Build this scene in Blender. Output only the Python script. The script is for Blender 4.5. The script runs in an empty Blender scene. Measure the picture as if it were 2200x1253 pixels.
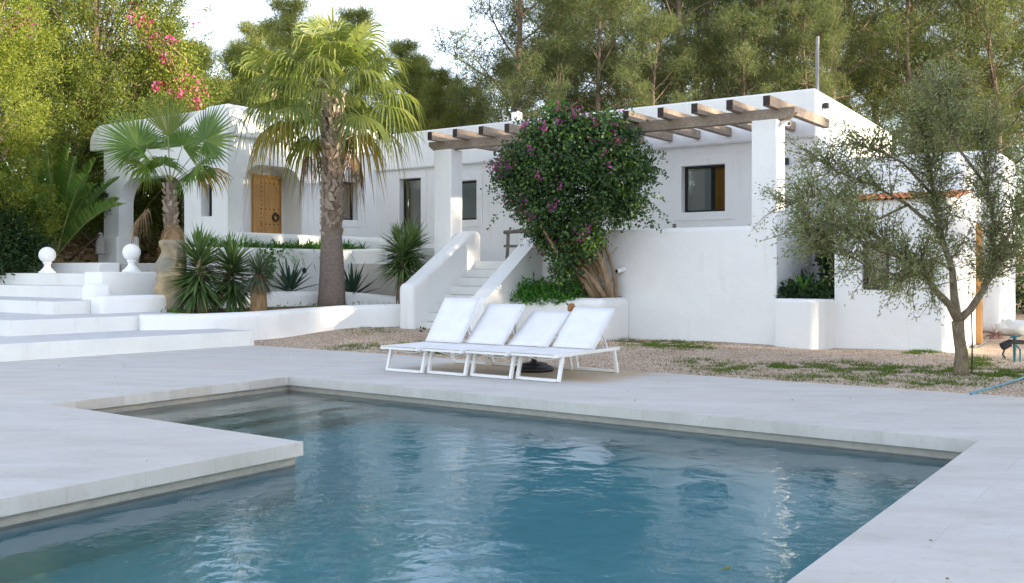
import bpy, math, random
import numpy as np
from mathutils import Vector, Matrix
from mathutils.geometry import tessellate_polygon

# ------------------------------------------------------------------ camera, sky, sun, exposure
SC = bpy.context.scene
COL = SC.collection
F, U0, HOR, CAMH = 2103.0, 1100.0, 580.0, 1.45
cam_d = bpy.data.cameras.new("camera")
cam = bpy.data.objects.new("camera", cam_d)
COL.objects.link(cam)
cam.location = (0, 0, CAMH)
cam.rotation_euler = (math.radians(90), 0, 0)
cam_d.sensor_width = 36
cam_d.lens = 36 * F / 2200
cam_d.shift_y = -46.5 / 2200
cam_d.clip_end = 2000
SC.camera = cam

SUN_AZ, SUN_EL = math.radians(115), math.radians(9.5)
world = bpy.data.worlds.new("World")
SC.world = world
world.use_nodes = True
wn, wl = world.node_tree.nodes, world.node_tree.links
wn.clear()
sky = wn.new("ShaderNodeTexSky")
sky.sky_type = 'NISHITA'
sky.sun_disc = False
sky.sun_elevation = SUN_EL
sky.sun_rotation = SUN_AZ
sky.air_density = 1.0
sky.dust_density = 0.2
sky.ozone_density = 2.0
hsv = wn.new("ShaderNodeHueSaturation")
hsv.inputs['Saturation'].default_value = 0.48
hsv.inputs['Hue'].default_value = 0.516
bg = wn.new("ShaderNodeBackground")
bg.inputs['Strength'].default_value = 0.14
wo = wn.new("ShaderNodeOutputWorld")
wl.new(sky.outputs[0], hsv.inputs['Color'])
wl.new(hsv.outputs[0], bg.inputs['Color'])
wl.new(bg.outputs[0], wo.inputs['Surface'])

sun_d = bpy.data.lights.new("sun", 'SUN')
sun_d.energy = 3.2
sun_d.angle = math.radians(1.0)
sun_d.color = (1.0, 0.84, 0.62)
sun = bpy.data.objects.new("sun", sun_d)
COL.objects.link(sun)
SDIR = Vector((math.sin(SUN_AZ) * math.cos(SUN_EL), math.cos(SUN_AZ) * math.cos(SUN_EL), math.sin(SUN_EL)))
sun.rotation_euler = SDIR.to_track_quat('Z', 'Y').to_euler()
sun.location = (30, 10, 30)

SC.view_settings.view_transform = 'Standard'
SC.view_settings.look = 'None'
SC.view_settings.exposure = 2.32
SC.view_settings.gamma = 1
cy = SC.cycles
cy.max_bounces = 8
cy.diffuse_bounces = 4
cy.glossy_bounces = 4
cy.transmission_bounces = 6
cy.transparent_max_bounces = 12
cy.caustics_reflective = False
cy.use_denoising = True
cy.sample_clamp_indirect = 8

# ------------------------------------------------------------------ frames and helpers
A = math.atan2(1500, 2103)
CA, SA = math.cos(A), math.sin(A)


def W(p, q, z=0.0):
    """house axes (p along the facade, q away from the pool) to world"""
    return Vector((p * CA + q * SA, -p * SA + q * CA, z))


def PQ(x, y):
    return (x * CA - y * SA, x * SA + y * CA)


def G(u, v, z=0.0):
    """the ground point seen at photo position u, v at height z"""
    d = (CAMH - z) * F / (v - HOR)
    return Vector(((u - U0) / F * d, d, z))


def D(u, v, d):
    return Vector(((u - U0) / F * d, d, CAMH + (HOR - v) / F * d))


class MB:
    """collects faces; build() links them as ONE mesh object"""

    def __init__(self):
        self.v, self.f, self.m, self.mi = [], [], [], 0

    def add(self, vs, fs):
        o = len(self.v)
        self.v += [tuple(x) for x in vs]
        self.f += [tuple(i + o for i in f) for f in fs]
        self.m += [self.mi] * len(fs)
        return self

    def hexa(self, c):
        return self.add(c, [(3, 2, 1, 0), (4, 5, 6, 7), (0, 1, 5, 4), (1, 2, 6, 5), (2, 3, 7, 6), (3, 0, 4, 7)])

    def box(self, p0, p1, q0, q1, z0, z1):
        return self.hexa([W(p0, q0, z0), W(p1, q0, z0), W(p1, q1, z0), W(p0, q1, z0),
                          W(p0, q0, z1), W(p1, q0, z1), W(p1, q1, z1), W(p0, q1, z1)])

    def lbox(self, x0, x1, y0, y1, z0, z1):
        return self.hexa([(x0, y0, z0), (x1, y0, z0), (x1, y1, z0), (x0, y1, z0),
                          (x0, y0, z1), (x1, y0, z1), (x1, y1, z1), (x0, y1, z1)])

    def prism(self, poly, z0, z1):
        """poly: ccw list of (p,q); z1 a number or list"""
        n = len(poly)
        zt = z1 if isinstance(z1, (list, tuple)) else [z1] * n
        vs = [W(p, q, z0) for p, q in poly] + [W(p, q, zt[i]) for i, (p, q) in enumerate(poly)]
        fs = [tuple(range(n - 1, -1, -1)), tuple(range(n, 2 * n))]
        fs += [(i, (i + 1) % n, n + (i + 1) % n, n + i) for i in range(n)]
        return self.add(vs, fs)

    def bar(self, a, b, w, h, up=(0, 0, 1)):
        a, b = Vector(a), Vector(b)
        d = (b - a).normalized()
        s = d.cross(Vector(up))
        if s.length < 1e-4:
            s = d.cross(Vector((1, 0, 0)))
        s.normalize()
        t = s.cross(d).normalized()
        s, t = s * w / 2, t * h / 2
        return self.hexa([a - s - t, a + s - t, b + s - t, b - s - t, a - s + t, a + s + t, b + s + t, b - s + t])

    def tube(self, path, rad, n=8, cap=True):
        path = [Vector(x) for x in path]
        if not isinstance(rad, (list, tuple)):
            rad = [rad] * len(path)
        vs, fs = [], []
        ref = None
        for i, c in enumerate(path):
            d = (path[min(i + 1, len(path) - 1)] - path[max(i - 1, 0)])
            d = d.normalized() if d.length > 1e-9 else Vector((0, 0, 1))
            if ref is None:
                ref = d.orthogonal().normalized()
            s = (ref - d * ref.dot(d))
            s = s.normalized() if s.length > 1e-6 else d.orthogonal().normalized()
            ref = s
            t = d.cross(s)
            for k in range(n):
                a = 2 * math.pi * k / n
                vs.append(c + (s * math.cos(a) + t * math.sin(a)) * rad[i])
        for i in range(len(path) - 1):
            for k in range(n):
                fs.append((i * n + k, i * n + (k + 1) % n, (i + 1) * n + (k + 1) % n, (i + 1) * n + k))
        if cap:
            fs.append(tuple(range(n - 1, -1, -1)))
            o = (len(path) - 1) * n
            fs.append(tuple(range(o, o + n)))
        return self.add(vs, fs)

    def lathe(self, c, prof, n=20):
        c = Vector(c)
        return self.tube2([c + Vector((0, 0, z)) for r, z in prof], [r for r, z in prof], n)

    def tube2(self, cs, rs, n):
        vs, fs = [], []
        for c, r in zip(cs, rs):
            for k in range(n):
                a = 2 * math.pi * k / n
                vs.append(c + Vector((math.cos(a) * r, math.sin(a) * r, 0)))
        for i in range(len(cs) - 1):
            for k in range(n):
                fs.append((i * n + k, i * n + (k + 1) % n, (i + 1) * n + (k + 1) % n, (i + 1) * n + k))
        fs.append(tuple(range(n - 1, -1, -1)))
        o = (len(cs) - 1) * n
        fs.append(tuple(range(o, o + n)))
        return self.add(vs, fs)

    def build(self, name, mat, parent=None, smooth=False, bevel=0.0, seg=3, base=None):
        me = bpy.data.meshes.new(name)
        o = bpy.data.objects.new(name, me)
        COL.objects.link(o)
        off = Vector((0, 0, 0))
        if parent is not None:
            par = parent
            while par is not None:
                off += Vector(par.location)
                par = par.parent
            o.parent = parent
        elif base is not None:
            off = Vector(base)
            o.location = off
        me.from_pydata([tuple(Vector(x) - off) for x in self.v], [], self.f)
        mats = mat if isinstance(mat, (list, tuple)) else [mat]
        for m in mats:
            me.materials.append(m)
        if len(mats) > 1:
            me.polygons.foreach_set("material_index", self.m)
        if smooth or bevel:
            me.polygons.foreach_set("use_smooth", [True] * len(me.polygons))
        if bevel:
            b = o.modifiers.new("bevel", 'BEVEL')
            b.width = bevel
            b.segments = seg
            b.limit_method = 'ANGLE'
            b.angle_limit = math.radians(40)
            b.harden_normals = True
        me.update()
        return o


def arr_mesh(name, verts, faces, mat, parent=None, base=None, smooth=False, midx=None):
    """numpy vertex / face arrays (faces all of one size) to one mesh object"""
    off = Vector((0, 0, 0))
    me = bpy.data.meshes.new(name)
    o = bpy.data.objects.new(name, me)
    COL.objects.link(o)
    if parent is not None:
        par = parent
        while par is not None:
            off += Vector(par.location)
            par = par.parent
        o.parent = parent
    elif base is not None:
        off = Vector(base)
        o.location = off
    v = np.asarray(verts, dtype=np.float32) - np.array(off, dtype=np.float32)
    f = np.asarray(faces, dtype=np.int32)
    n, k = f.shape
    me.vertices.add(len(v))
    me.vertices.foreach_set("co", v.ravel())
    me.loops.add(n * k)
    me.loops.foreach_set("vertex_index", f.ravel())
    me.polygons.add(n)
    me.polygons.foreach_set("loop_start", np.arange(0, n * k, k, dtype=np.int32))
    mats = mat if isinstance(mat, (list, tuple)) else [mat]
    for m in mats:
        me.materials.append(m)
    if midx is not None:
        me.polygons.foreach_set("material_index", np.asarray(midx, dtype=np.int32))
    if smooth:
        me.polygons.foreach_set("use_smooth", np.ones(n, dtype=bool))
    me.update(calc_edges=True)
    me.validate()
    return o


def tag(o, label, cat, group=None, kind=None):
    o["label"] = label
    o["category"] = cat
    if group:
        o["group"] = group
    if kind:
        o["kind"] = kind
    return o


def thing(name, label, cat, loc, group=None, rz=0.0):
    o = bpy.data.objects.new(name, None)
    o.empty_display_size = 0.2
    COL.objects.link(o)
    o.location = loc
    o.rotation_euler = (0, 0, rz)
    return tag(o, label, cat, group)


def struct(o):
    o["kind"] = "structure"
    return o


def dup(root, loc, rz=0.0, s=1.0, label=None, group=None):
    r = root.copy()
    COL.objects.link(r)
    r.location = loc
    r.rotation_euler = (0, 0, rz)
    r.scale = (s, s, s) if not isinstance(s, tuple) else s
    if label:
        r["label"] = label
    if group:
        r["group"] = group
    for ch in list(root.children):
        c = ch.copy()
        COL.objects.link(c)
        c.parent = r
        for g in list(ch.children):
            d = g.copy()
            COL.objects.link(d)
            d.parent = c
    return r


# ------------------------------------------------------------------ materials
def mat_new(name):
    m = bpy.data.materials.new(name)
    m.use_nodes = True
    nt = m.node_tree
    nt.nodes.clear()
    out = nt.nodes.new("ShaderNodeOutputMaterial")
    return m, nt, out


def nd(nt, t, **kw):
    n = nt.nodes.new(t)
    for k, v in kw.items():
        if k in n.inputs:
            n.inputs[k].default_value = v
        else:
            setattr(n, k, v)
    return n


def ramp(nt, fac, stops, interp='LINEAR'):
    r = nt.nodes.new("ShaderNodeValToRGB")
    r.color_ramp.interpolation = interp
    e = r.color_ramp.elements
    while len(e) < len(stops):
        e.new(0.5)
    for i, (p, c) in enumerate(stops):
        e[i].position = p
        e[i].color = (*c, 1) if len(c) == 3 else c
    nt.links.new(fac, r.inputs[0])
    return r.outputs[0]


def coords(nt, scale=(1, 1, 1), rot=(0, 0, 0)):
    g = nt.nodes.new("ShaderNodeNewGeometry")
    mp = nd(nt, "ShaderNodeMapping")
    mp.inputs['Scale'].default_value = scale
    mp.inputs['Rotation'].default_value = rot
    nt.links.new(g.outputs['Position'], mp.inputs[0])
    return mp.outputs[0]


def noise(nt, vec, scale, detail=4, rough=0.55, dist=0.0):
    n = nd(nt, "ShaderNodeTexNoise", Scale=scale, Detail=detail, Roughness=rough, Distortion=dist)
    nt.links.new(vec, n.inputs['Vector'])
    return n.outputs['Fac']


def bump(nt, h, strength, dist):
    b = nd(nt, "ShaderNodeBump", Strength=strength, Distance=dist)
    nt.links.new(h, b.inputs['Height'])
    return b.outputs[0]


def mixc(nt, fac, a, b, mode='MIX'):
    m = nt.nodes.new("ShaderNodeMix")
    m.data_type = 'RGBA'
    m.blend_type = mode
    for i, x in ((0, fac), (6, a), (7, b)):
        if isinstance(x, (int, float)):
            m.inputs[i].default_value = x
        elif isinstance(x, (tuple, list)):
            m.inputs[i].default_value = (*x, 1)
        else:
            nt.links.new(x, m.inputs[i])
    return m.outputs[2]


def pbr(nt, out, color, rough=0.6, spec=0.3, normal=None, metal=0.0):
    p = nd(nt, "ShaderNodeBsdfPrincipled", Metallic=metal)
    for k, x in (('Base Color', color), ('Roughness', rough), ('Specular IOR Level', spec)):
        if isinstance(x, (int, float)):
            p.inputs[k].default_value = x
        elif isinstance(x, (tuple, list)):
            p.inputs[k].default_value = (*x, 1)
        else:
            nt.links.new(x, p.inputs[k])
    if normal is not None:
        nt.links.new(normal, p.inputs['Normal'])
    nt.links.new(p.outputs[0], out.inputs[0])
    return p


def m_plain(name, c, rough=0.5, spec=0.3, var=0.12, sc=12.0, bmp=0.1, metal=0.0):
    m, nt, out = mat_new(name)
    v = coords(nt)
    n = noise(nt, v, sc, 5)
    col = ramp(nt, n, [(0.25, tuple(x * (1 - var) for x in c)), (0.75, tuple(min(1, x * (1 + var)) for x in c))])
    pbr(nt, out, col, rough, spec, bump(nt, n, bmp, 0.02) if bmp else None, metal)
    return m


def m_stucco(name, base=(0.86, 0.86, 0.852), grime=0.05):
    m, nt, out = mat_new(name)
    v = coords(nt)
    big = noise(nt, v, 0.9, 6, 0.6)
    fine = noise(nt, v, 26, 4, 0.6)
    wav = noise(nt, v, 2.6, 3)
    st = noise(nt, coords(nt, (3.2, 3.2, 0.35)), 1.4, 5, 0.6)
    d = tuple(x * (1 - grime) for x in base)
    dd = (base[0] * (1 - 2.1 * grime), base[1] * (1 - 2.3 * grime), base[2] * (1 - 2.8 * grime))
    c1 = ramp(nt, big, [(0.3, d), (0.62, base)])
    c2 = mixc(nt, ramp(nt, st, [(0.56, (0, 0, 0)), (0.78, (0.75, 0.75, 0.75))]), c1, dd)
    h = nt.nodes.new("ShaderNodeMath")
    h.operation = 'MULTIPLY_ADD'
    nt.links.new(wav, h.inputs[0])
    h.inputs[1].default_value = 5.0
    nt.links.new(fine, h.inputs[2])
    pbr(nt, out, c2, 0.85, 0.15, bump(nt, h.outputs[0], 0.3, 0.016))
    return m


def m_leaf(name, stops, transl=0.35, rough=0.5, spec=0.25, tint=1.0):
    m, nt, out = mat_new(name)
    g = nt.nodes.new("ShaderNodeNewGeometry")
    col = ramp(nt, g.outputs['Random Per Island'], stops)
    p = nd(nt, "ShaderNodeBsdfPrincipled", Roughness=rough)
    p.inputs['Specular IOR Level'].default_value = spec
    nt.links.new(col, p.inputs['Base Color'])
    t = nd(nt, "ShaderNodeBsdfTranslucent")
    tc = mixc(nt, 1.0, col, (1.5, 1.45, 0.6), 'MULTIPLY')
    nt.links.new(tc, t.inputs[0])
    mx = nd(nt, "ShaderNodeMixShader")
    mx.inputs[0].default_value = transl
    nt.links.new(p.outputs[0], mx.inputs[1])
    nt.links.new(t.outputs[0], mx.inputs[2])
    nt.links.new(mx.outputs[0], out.inputs[0])
    return m


def m_wood(name, a, b, axis_scale, rough=0.7, sc=3.0, bmp=0.4):
    m, nt, out = mat_new(name)
    v = coords(nt, axis_scale, (0, 0, A))
    n = noise(nt, v, sc, 8, 0.65, 0.6)
    n2 = noise(nt, coords(nt), 1.3, 3)
    c = ramp(nt, n, [(0.3, a), (0.7, b)])
    c = mixc(nt, ramp(nt, n2, [(0.4, (0, 0, 0)), (0.7, (0.5, 0.5, 0.5))]), c, tuple(x * 0.62 for x in a))
    pbr(nt, out, c, rough, 0.2, bump(nt, n, bmp, 0.01))
    return m


def m_bark(name, a, b, sc=9, zs=0.35, bmp=0.8):
    m, nt, out = mat_new(name)
    v = coords(nt, (1, 1, zs))
    n = noise(nt, v, sc, 7, 0.7, 0.5)
    c = ramp(nt, n, [(0.3, a), (0.68, b)])
    pbr(nt, out, c, 0.9, 0.1, bump(nt, n, bmp, 0.04))
    return m


M = {}
M['stucco'] = m_stucco('white_stucco')
M['step'] = m_stucco('white_step_paint', (0.78, 0.775, 0.75), 0.09)
M['black'] = m_plain('black_paint', (0.018, 0.019, 0.022), 0.4, 0.4, 0.2)
M['brownframe'] = m_plain('brown_frame', (0.05, 0.04, 0.035), 0.45, 0.3, 0.2)
M['metalwhite'] = m_plain('white_powder_coat', (0.80, 0.80, 0.80), 0.35, 0.4, 0.03, 8, 0.02)
M['steel'] = m_plain('galvanised_steel', (0.22, 0.22, 0.215), 0.5, 0.4, 0.2, 7, 0.05, 0.5)
M['rust'] = m_plain('rusty_iron', (0.07, 0.045, 0.04), 0.8, 0.2, 0.4, 20)
M['teal'] = m_plain('teal_plastic', (0.02, 0.16, 0.20), 0.4, 0.4, 0.2)
M['hose'] = m_plain('blue_hose', (0.07, 0.26, 0.36), 0.45, 0.4, 0.15)
M['terracotta'] = m_plain('terracotta', (0.42, 0.17, 0.08), 0.85, 0.1, 0.35, 9, 0.4)
M['clay'] = m_plain('orange_clay', (0.36, 0.18, 0.085), 0.85, 0.1, 0.4, 22, 0.8)
M['rafter'] = m_wood('weathered_rafter', (0.20, 0.15, 0.115), (0.42, 0.345, 0.27), (9, 0.8, 9))
M['beam'] = m_wood('weathered_beam', (0.21, 0.165, 0.125), (0.40, 0.335, 0.265), (0.8, 9, 9))
M['rail'] = m_bark('grey_driftwood', (0.10, 0.085, 0.075), (0.30, 0.27, 0.24), 6, 1.0)
M['endgrain'] = m_plain('dark_end_grain', (0.055, 0.045, 0.04), 0.9, 0.1, 0.4, 30, 0.4)
M['door'] = m_wood('honey_door', (0.46, 0.24, 0.085), (0.58, 0.33, 0.13), (7, 7, 0.35), 0.5, 3, 0.1)
M['iron'] = m_plain('black_iron', (0.02, 0.018, 0.016), 0.5, 0.4, 0.2)
M['concrete'] = m_plain('grey_concrete', (0.36, 0.35, 0.33), 0.85, 0.15, 0.12, 5, 0.1)
M['tread'] = m_plain('grey_tread_paint', (0.60, 0.60, 0.60), 0.8, 0.15, 0.06, 4, 0.05)
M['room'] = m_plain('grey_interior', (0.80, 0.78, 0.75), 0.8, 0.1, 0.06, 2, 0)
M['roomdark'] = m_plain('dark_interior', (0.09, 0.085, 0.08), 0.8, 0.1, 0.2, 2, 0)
M['blind'] = m_plain('pale_blind', (0.50, 0.53, 0.55), 0.7, 0.1, 0.05, 3, 0)
M['orangewood'] = m_wood('orange_wood', (0.46, 0.20, 0.045), (0.60, 0.30, 0.08), (7, 7, 0.3), 0.5, 3, 0.1)


def m_glass(name):
    m, nt, out = mat_new(name)
    fr = nd(nt, "ShaderNodeFresnel", IOR=1.7)
    g = nd(nt, "ShaderNodeBsdfGlossy", Roughness=0.02)
    g.inputs[0].default_value = (0.9, 0.93, 0.95, 1)
    t = nd(nt, "ShaderNodeBsdfTransparent")
    t.inputs[0].default_value = (0.80, 0.84, 0.84, 1)
    mx = nd(nt, "ShaderNodeMixShader")
    nt.links.new(fr.outputs[0], mx.inputs[0])
    nt.links.new(t.outputs[0], mx.inputs[1])
    nt.links.new(g.outputs[0], mx.inputs[2])
    nt.links.new(mx.outputs[0], out.inputs[0])
    return m


M['glass'] = m_glass('window_glass')


def m_deck():
    m, nt, out = mat_new('pale_stone_deck')
    v = coords(nt, (1, 1, 1), (0, 0, A))
    vs = coords(nt, (1.0, 3.2, 1.0), (0, 0, A))
    n1 = noise(nt, vs, 1.1, 7, 0.62, 0.4)
    n2 = noise(nt, v, 11, 6, 0.7)
    n3 = noise(nt, v, 0.35, 3)
    n4 = noise(nt, v, 60, 3, 0.6)
    c = ramp(nt, n1, [(0.26, (0.50, 0.475, 0.435)), (0.55, (0.60, 0.58, 0.55)), (0.8, (0.645, 0.63, 0.605))])
    c = mixc(nt, ramp(nt, n2, [(0.54, (0, 0, 0)), (0.72, (0.75, 0.75, 0.75))]), c, (0.50, 0.46, 0.40))
    c = mixc(nt, ramp(nt, n3, [(0.5, (0, 0, 0)), (0.7, (0.35, 0.35, 0.35))]), c, (0.58, 0.53, 0.46))
    c = mixc(nt, ramp(nt, n4, [(0.68, (0, 0, 0)), (0.74, (0.4, 0.4, 0.4))]), c, (0.42, 0.38, 0.33))
    br = nd(nt, "ShaderNodeTexBrick", Scale=1.0)
    br.inputs['Mortar Size'].default_value = 0.003
    br.inputs['Brick Width'].default_value = 1.2
    br.inputs['Row Height'].default_value = 0.6
    br.inputs['Color1'].default_value = (1, 1, 1, 1)
    br.inputs['Color2'].default_value = (0.955, 0.952, 0.945, 1)
    br.inputs['Mortar'].default_value = (0.84, 0.825, 0.80, 1)
    nt.links.new(v, br.inputs['Vector'])
    c = mixc(nt, 1.0, c, br.outputs[0], 'MULTIPLY')
    # ochre tone on the stone where the loungers stand
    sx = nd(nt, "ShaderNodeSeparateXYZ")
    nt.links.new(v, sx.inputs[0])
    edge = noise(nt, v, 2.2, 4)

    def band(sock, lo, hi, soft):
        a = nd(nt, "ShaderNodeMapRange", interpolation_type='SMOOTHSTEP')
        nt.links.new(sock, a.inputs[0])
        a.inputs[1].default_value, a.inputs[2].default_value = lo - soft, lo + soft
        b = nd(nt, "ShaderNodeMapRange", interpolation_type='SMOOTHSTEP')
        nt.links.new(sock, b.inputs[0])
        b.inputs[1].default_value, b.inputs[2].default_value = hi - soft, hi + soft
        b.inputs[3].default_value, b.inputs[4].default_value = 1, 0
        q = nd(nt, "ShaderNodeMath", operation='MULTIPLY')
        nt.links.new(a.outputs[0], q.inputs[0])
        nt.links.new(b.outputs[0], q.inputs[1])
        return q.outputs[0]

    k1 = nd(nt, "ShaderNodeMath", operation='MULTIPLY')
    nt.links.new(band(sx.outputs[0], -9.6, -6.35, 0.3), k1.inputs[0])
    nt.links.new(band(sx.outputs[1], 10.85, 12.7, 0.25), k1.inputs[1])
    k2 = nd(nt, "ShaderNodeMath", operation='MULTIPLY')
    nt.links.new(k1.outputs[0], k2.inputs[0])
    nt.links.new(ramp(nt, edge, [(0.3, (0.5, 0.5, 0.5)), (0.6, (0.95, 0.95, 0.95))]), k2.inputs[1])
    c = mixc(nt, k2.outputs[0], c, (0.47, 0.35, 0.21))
    pbr(nt, out, c, 0.62, 0.3, bump(nt, n2, 0.12, 0.01))
    return m


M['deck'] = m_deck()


def m_gravel():
    m, nt, out = mat_new('beige_gravel')
    v = coords(nt)
    vo = nd(nt, "ShaderNodeTexVoronoi", Scale=42.0)
    nt.links.new(v, vo.inputs['Vector'])
    n = noise(nt, v, 1.2, 5, 0.6)
    n2 = noise(nt, v, 5, 5, 0.7)
    sep = nt.nodes.new("ShaderNodeSeparateColor")
    nt.links.new(vo.outputs['Color'], sep.inputs[0])
    c = ramp(nt, sep.outputs[0], [(0.0, (0.30, 0.205, 0.14)), (0.35, (0.50, 0.38, 0.28)), (0.75, (0.63, 0.50, 0.385)), (1.0, (0.74, 0.64, 0.53))])
    c = mixc(nt, ramp(nt, n, [(0.42, (0, 0, 0)), (0.68, (0.55, 0.55, 0.55))]), c, (0.30, 0.205, 0.13))
    c = mixc(nt, ramp(nt, n2, [(0.58, (0, 0, 0)), (0.75, (0.6, 0.6, 0.6))]), c, (0.16, 0.15, 0.075))
    pbr(nt, out, c, 0.95, 0.1, bump(nt, vo.outputs['Distance'], 0.9, 0.02))
    return m


M['gravel'] = m_gravel()


def m_stonemix(name, stops, sc=1.0):
    m, nt, out = mat_new(name)
    g = nt.nodes.new("ShaderNodeNewGeometry")
    c = ramp(nt, g.outputs['Random Per Island'], stops)
    n = noise(nt, coords(nt), 14 * sc, 5, 0.65)
    c = mixc(nt, ramp(nt, n, [(0.45, (0, 0, 0)), (0.7, (0.6, 0.6, 0.6))]), c, tuple(x * 0.5 for x in stops[0][1]))
    pbr(nt, out, c, 0.9, 0.12, bump(nt, n, 0.5, 0.02))
    return m


M['pebble'] = m_stonemix('pebbles', [(0, (0.36, 0.255, 0.18)), (0.5, (0.64, 0.51, 0.39)), (1, (0.80, 0.71, 0.61))], 3)
M['rubble'] = m_stonemix('ochre_rubble', [(0, (0.28, 0.17, 0.09)), (0.5, (0.44, 0.30, 0.17)), (1, (0.56, 0.43, 0.29))])
M['soil'] = m_plain('brown_bark_mulch', (0.17, 0.105, 0.07), 0.95, 0.1, 0.6, 18, 0.9)

# unseen pines added to the right (x, y, size): they keep the low sun off the garden
SHADE = []
for _r, (_x, _dh) in enumerate(((24, 0), (29, 0.8), (35, 1.7))):
    for _i in range(19):
        _y = -26 + _i * 2.7 + (1.2 if _r == 1 else 0)
        _yy = _y + 0.467 * (_x - 24)
        if _yy > 24 or (_r == 2 and _yy > 8) or (_r == 1 and 9.5 < _yy < 15.2):
            continue
        _h = 11.5 if _yy < 9.0 else (9.8 if _yy < 11.8 else 11.0 if _yy < 15.2 else 6.8)
        SHADE.append((_x + 0.8 * math.sin(_i * 2.3 + _r), _y, (_h + _dh) / 13.2))
# ------------------------------------------------------------------ ground, deck, pool, water
def sst(x, a, b):
    t = min(1, max(0, (x - a) / (b - a)))
    return t * t * (3 - 2 * t)


def gz(p, q):
    z = -0.02
    z += 0.14 * sst(q, 13.5, 17) * sst(p, -20, -16) * (1 - sst(p, -14, -11))
    z += 1.62 * sst(q, 12.6, 13.4) * (1 - sst(p, -27.0, -26.2))
    z += 1.25 * (1 - sst(p, -29.5, -27.2)) * sst(q, 12.6, 14)
    z += 2.2 * sst(q, 32, 60)
    z += 0.02 * math.sin(p * 1.7 + q) * math.sin(q * 1.3) * sst(q, 12.6, 13.6)
    return z


DP0, DP1, DQ0, DQ1 = -31.0, 12.0, -8.0, 12.45
ps = sorted(set([-260, -180, -120, -90, -70, -55, -45, -38, -34] + [round(DP0 + 0.5 * i, 3) for i in range(87)] + [14, 17, 22, 30, 45, 70, 110, 180, 260]))
qs = sorted(set([-260, -150, -80, -40, -20] + [DQ0, -4, 0, 4, 8] + [round(DQ1 + 0.35 * i, 3) for i in range(60)] + [35, 40, 45, 50, 56, 64, 75, 90, 120, 180, 300]))
mb = MB()
vid = {}
vs, fs = [], []
for i, p in enumerate(ps):
    for j, q in enumerate(qs):
        vid[i, j] = len(vs)
        vs.append(W(p, q, gz(p, q)))
for i in range(len(ps) - 1):
    for j in range(len(qs) - 1):
        if DP0 <= ps[i] and ps[i + 1] <= DP1 and DQ0 <= qs[j] and qs[j + 1] <= DQ1:
            continue
        fs.append((vid[i, j], vid[i + 1, j], vid[i + 1, j + 1], vid[i, j + 1]))
mb.add(vs, fs)
struct(mb.build("ground", M['gravel'], smooth=True))

# pool outline (inner edge of the coping), L-shaped
PL0, PL1, PQN, PQF, PEN = -10.2, -1.6, 5.7, 9.07, -6.23
pool = [(PEN, -3.0), (PL1, -3.0), (PL1, PQF), (PL0, PQF), (PL0, PQN), (PEN, PQN)]


def inset(poly, d):
    n = len(poly)
    out = []
    for i in range(n):
        a, b, c = Vector(poly[i - 1]), Vector(poly[i]), Vector(poly[(i + 1) % n])
        n1 = (b - a).normalized()
        n2 = (c - b).normalized()
        n1, n2 = Vector((-n1.y, n1.x)), Vector((-n2.y, n2.x))
        m = (n1 + n2)
        m = m / (1 + n1.dot(n2))
        out.append(tuple(b + m * d))
    return out


mb = MB()
outer = [(DP0, DQ0), (DP1, DQ0), (DP1, DQ1 + 0.01), (DP0, DQ1 + 0.01)]
polys = [[Vector((*W(p, q), )) for p, q in outer], [Vector((*W(p, q), )) for p, q in pool]]
flat = outer + pool
tri = tessellate_polygon([[Vector((p, q, 0)) for p, q in outer], [Vector((p, q, 0)) for p, q in pool]])
top = [W(p, q, 0) for p, q in flat]


def upw(t, pts, nz=1):
    a, b, c = (Vector(pts[i]) for i in t)
    return t if (b - a).cross(c - a).z * nz > 0 else (t[2], t[1], t[0])


mb.add(top, [upw(t, top) for t in tri])
EDG = 0.115
nn = len(pool)
mb.add([W(p, q, 0) for p, q in pool] + [W(p, q, -EDG) for p, q in pool],
       [(i, (i + 1) % nn, nn + (i + 1) % nn, nn + i) for i in range(nn)])
pin = inset(pool, -0.045)
mb.add([W(p, q, -EDG) for p, q in pool] + [W(p, q, -EDG) for p, q in pin],
       [(i, (i + 1) % nn, nn + (i + 1) % nn, nn + i) for i in range(nn)])
no = len(outer)
mb.add([W(p, q, 0) for p, q in outer] + [W(p, q, -0.2) for p, q in outer],
       [(i, nn * 0 + no + i, no + (i + 1) % no, (i + 1) % no) for i in range(no)])
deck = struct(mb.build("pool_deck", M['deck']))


def m_pool():
    m, nt, out = mat_new('pool_finish')
    g = nt.nodes.new("ShaderNodeNewGeometry")
    sep = nt.nodes.new("ShaderNodeSeparateXYZ")
    nt.links.new(g.outputs['Position'], sep.inputs[0])
    n = noise(nt, coords(nt, (1, 1, 2.5)), 9, 5, 0.7)
    n2 = noise(nt, coords(nt), 1.0, 4)
    c = ramp(nt, n, [(0.3, (0.36, 0.33, 0.28)), (0.7, (0.47, 0.44, 0.385))])
    c = mixc(nt, ramp(nt, n2, [(0.45, (0, 0, 0)), (0.7, (0.35, 0.35, 0.35))]), c, (0.26, 0.25, 0.22))
    pbr(nt, out, c, 0.75, 0.2, bump(nt, n, 0.3, 0.01))
    return m


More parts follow.
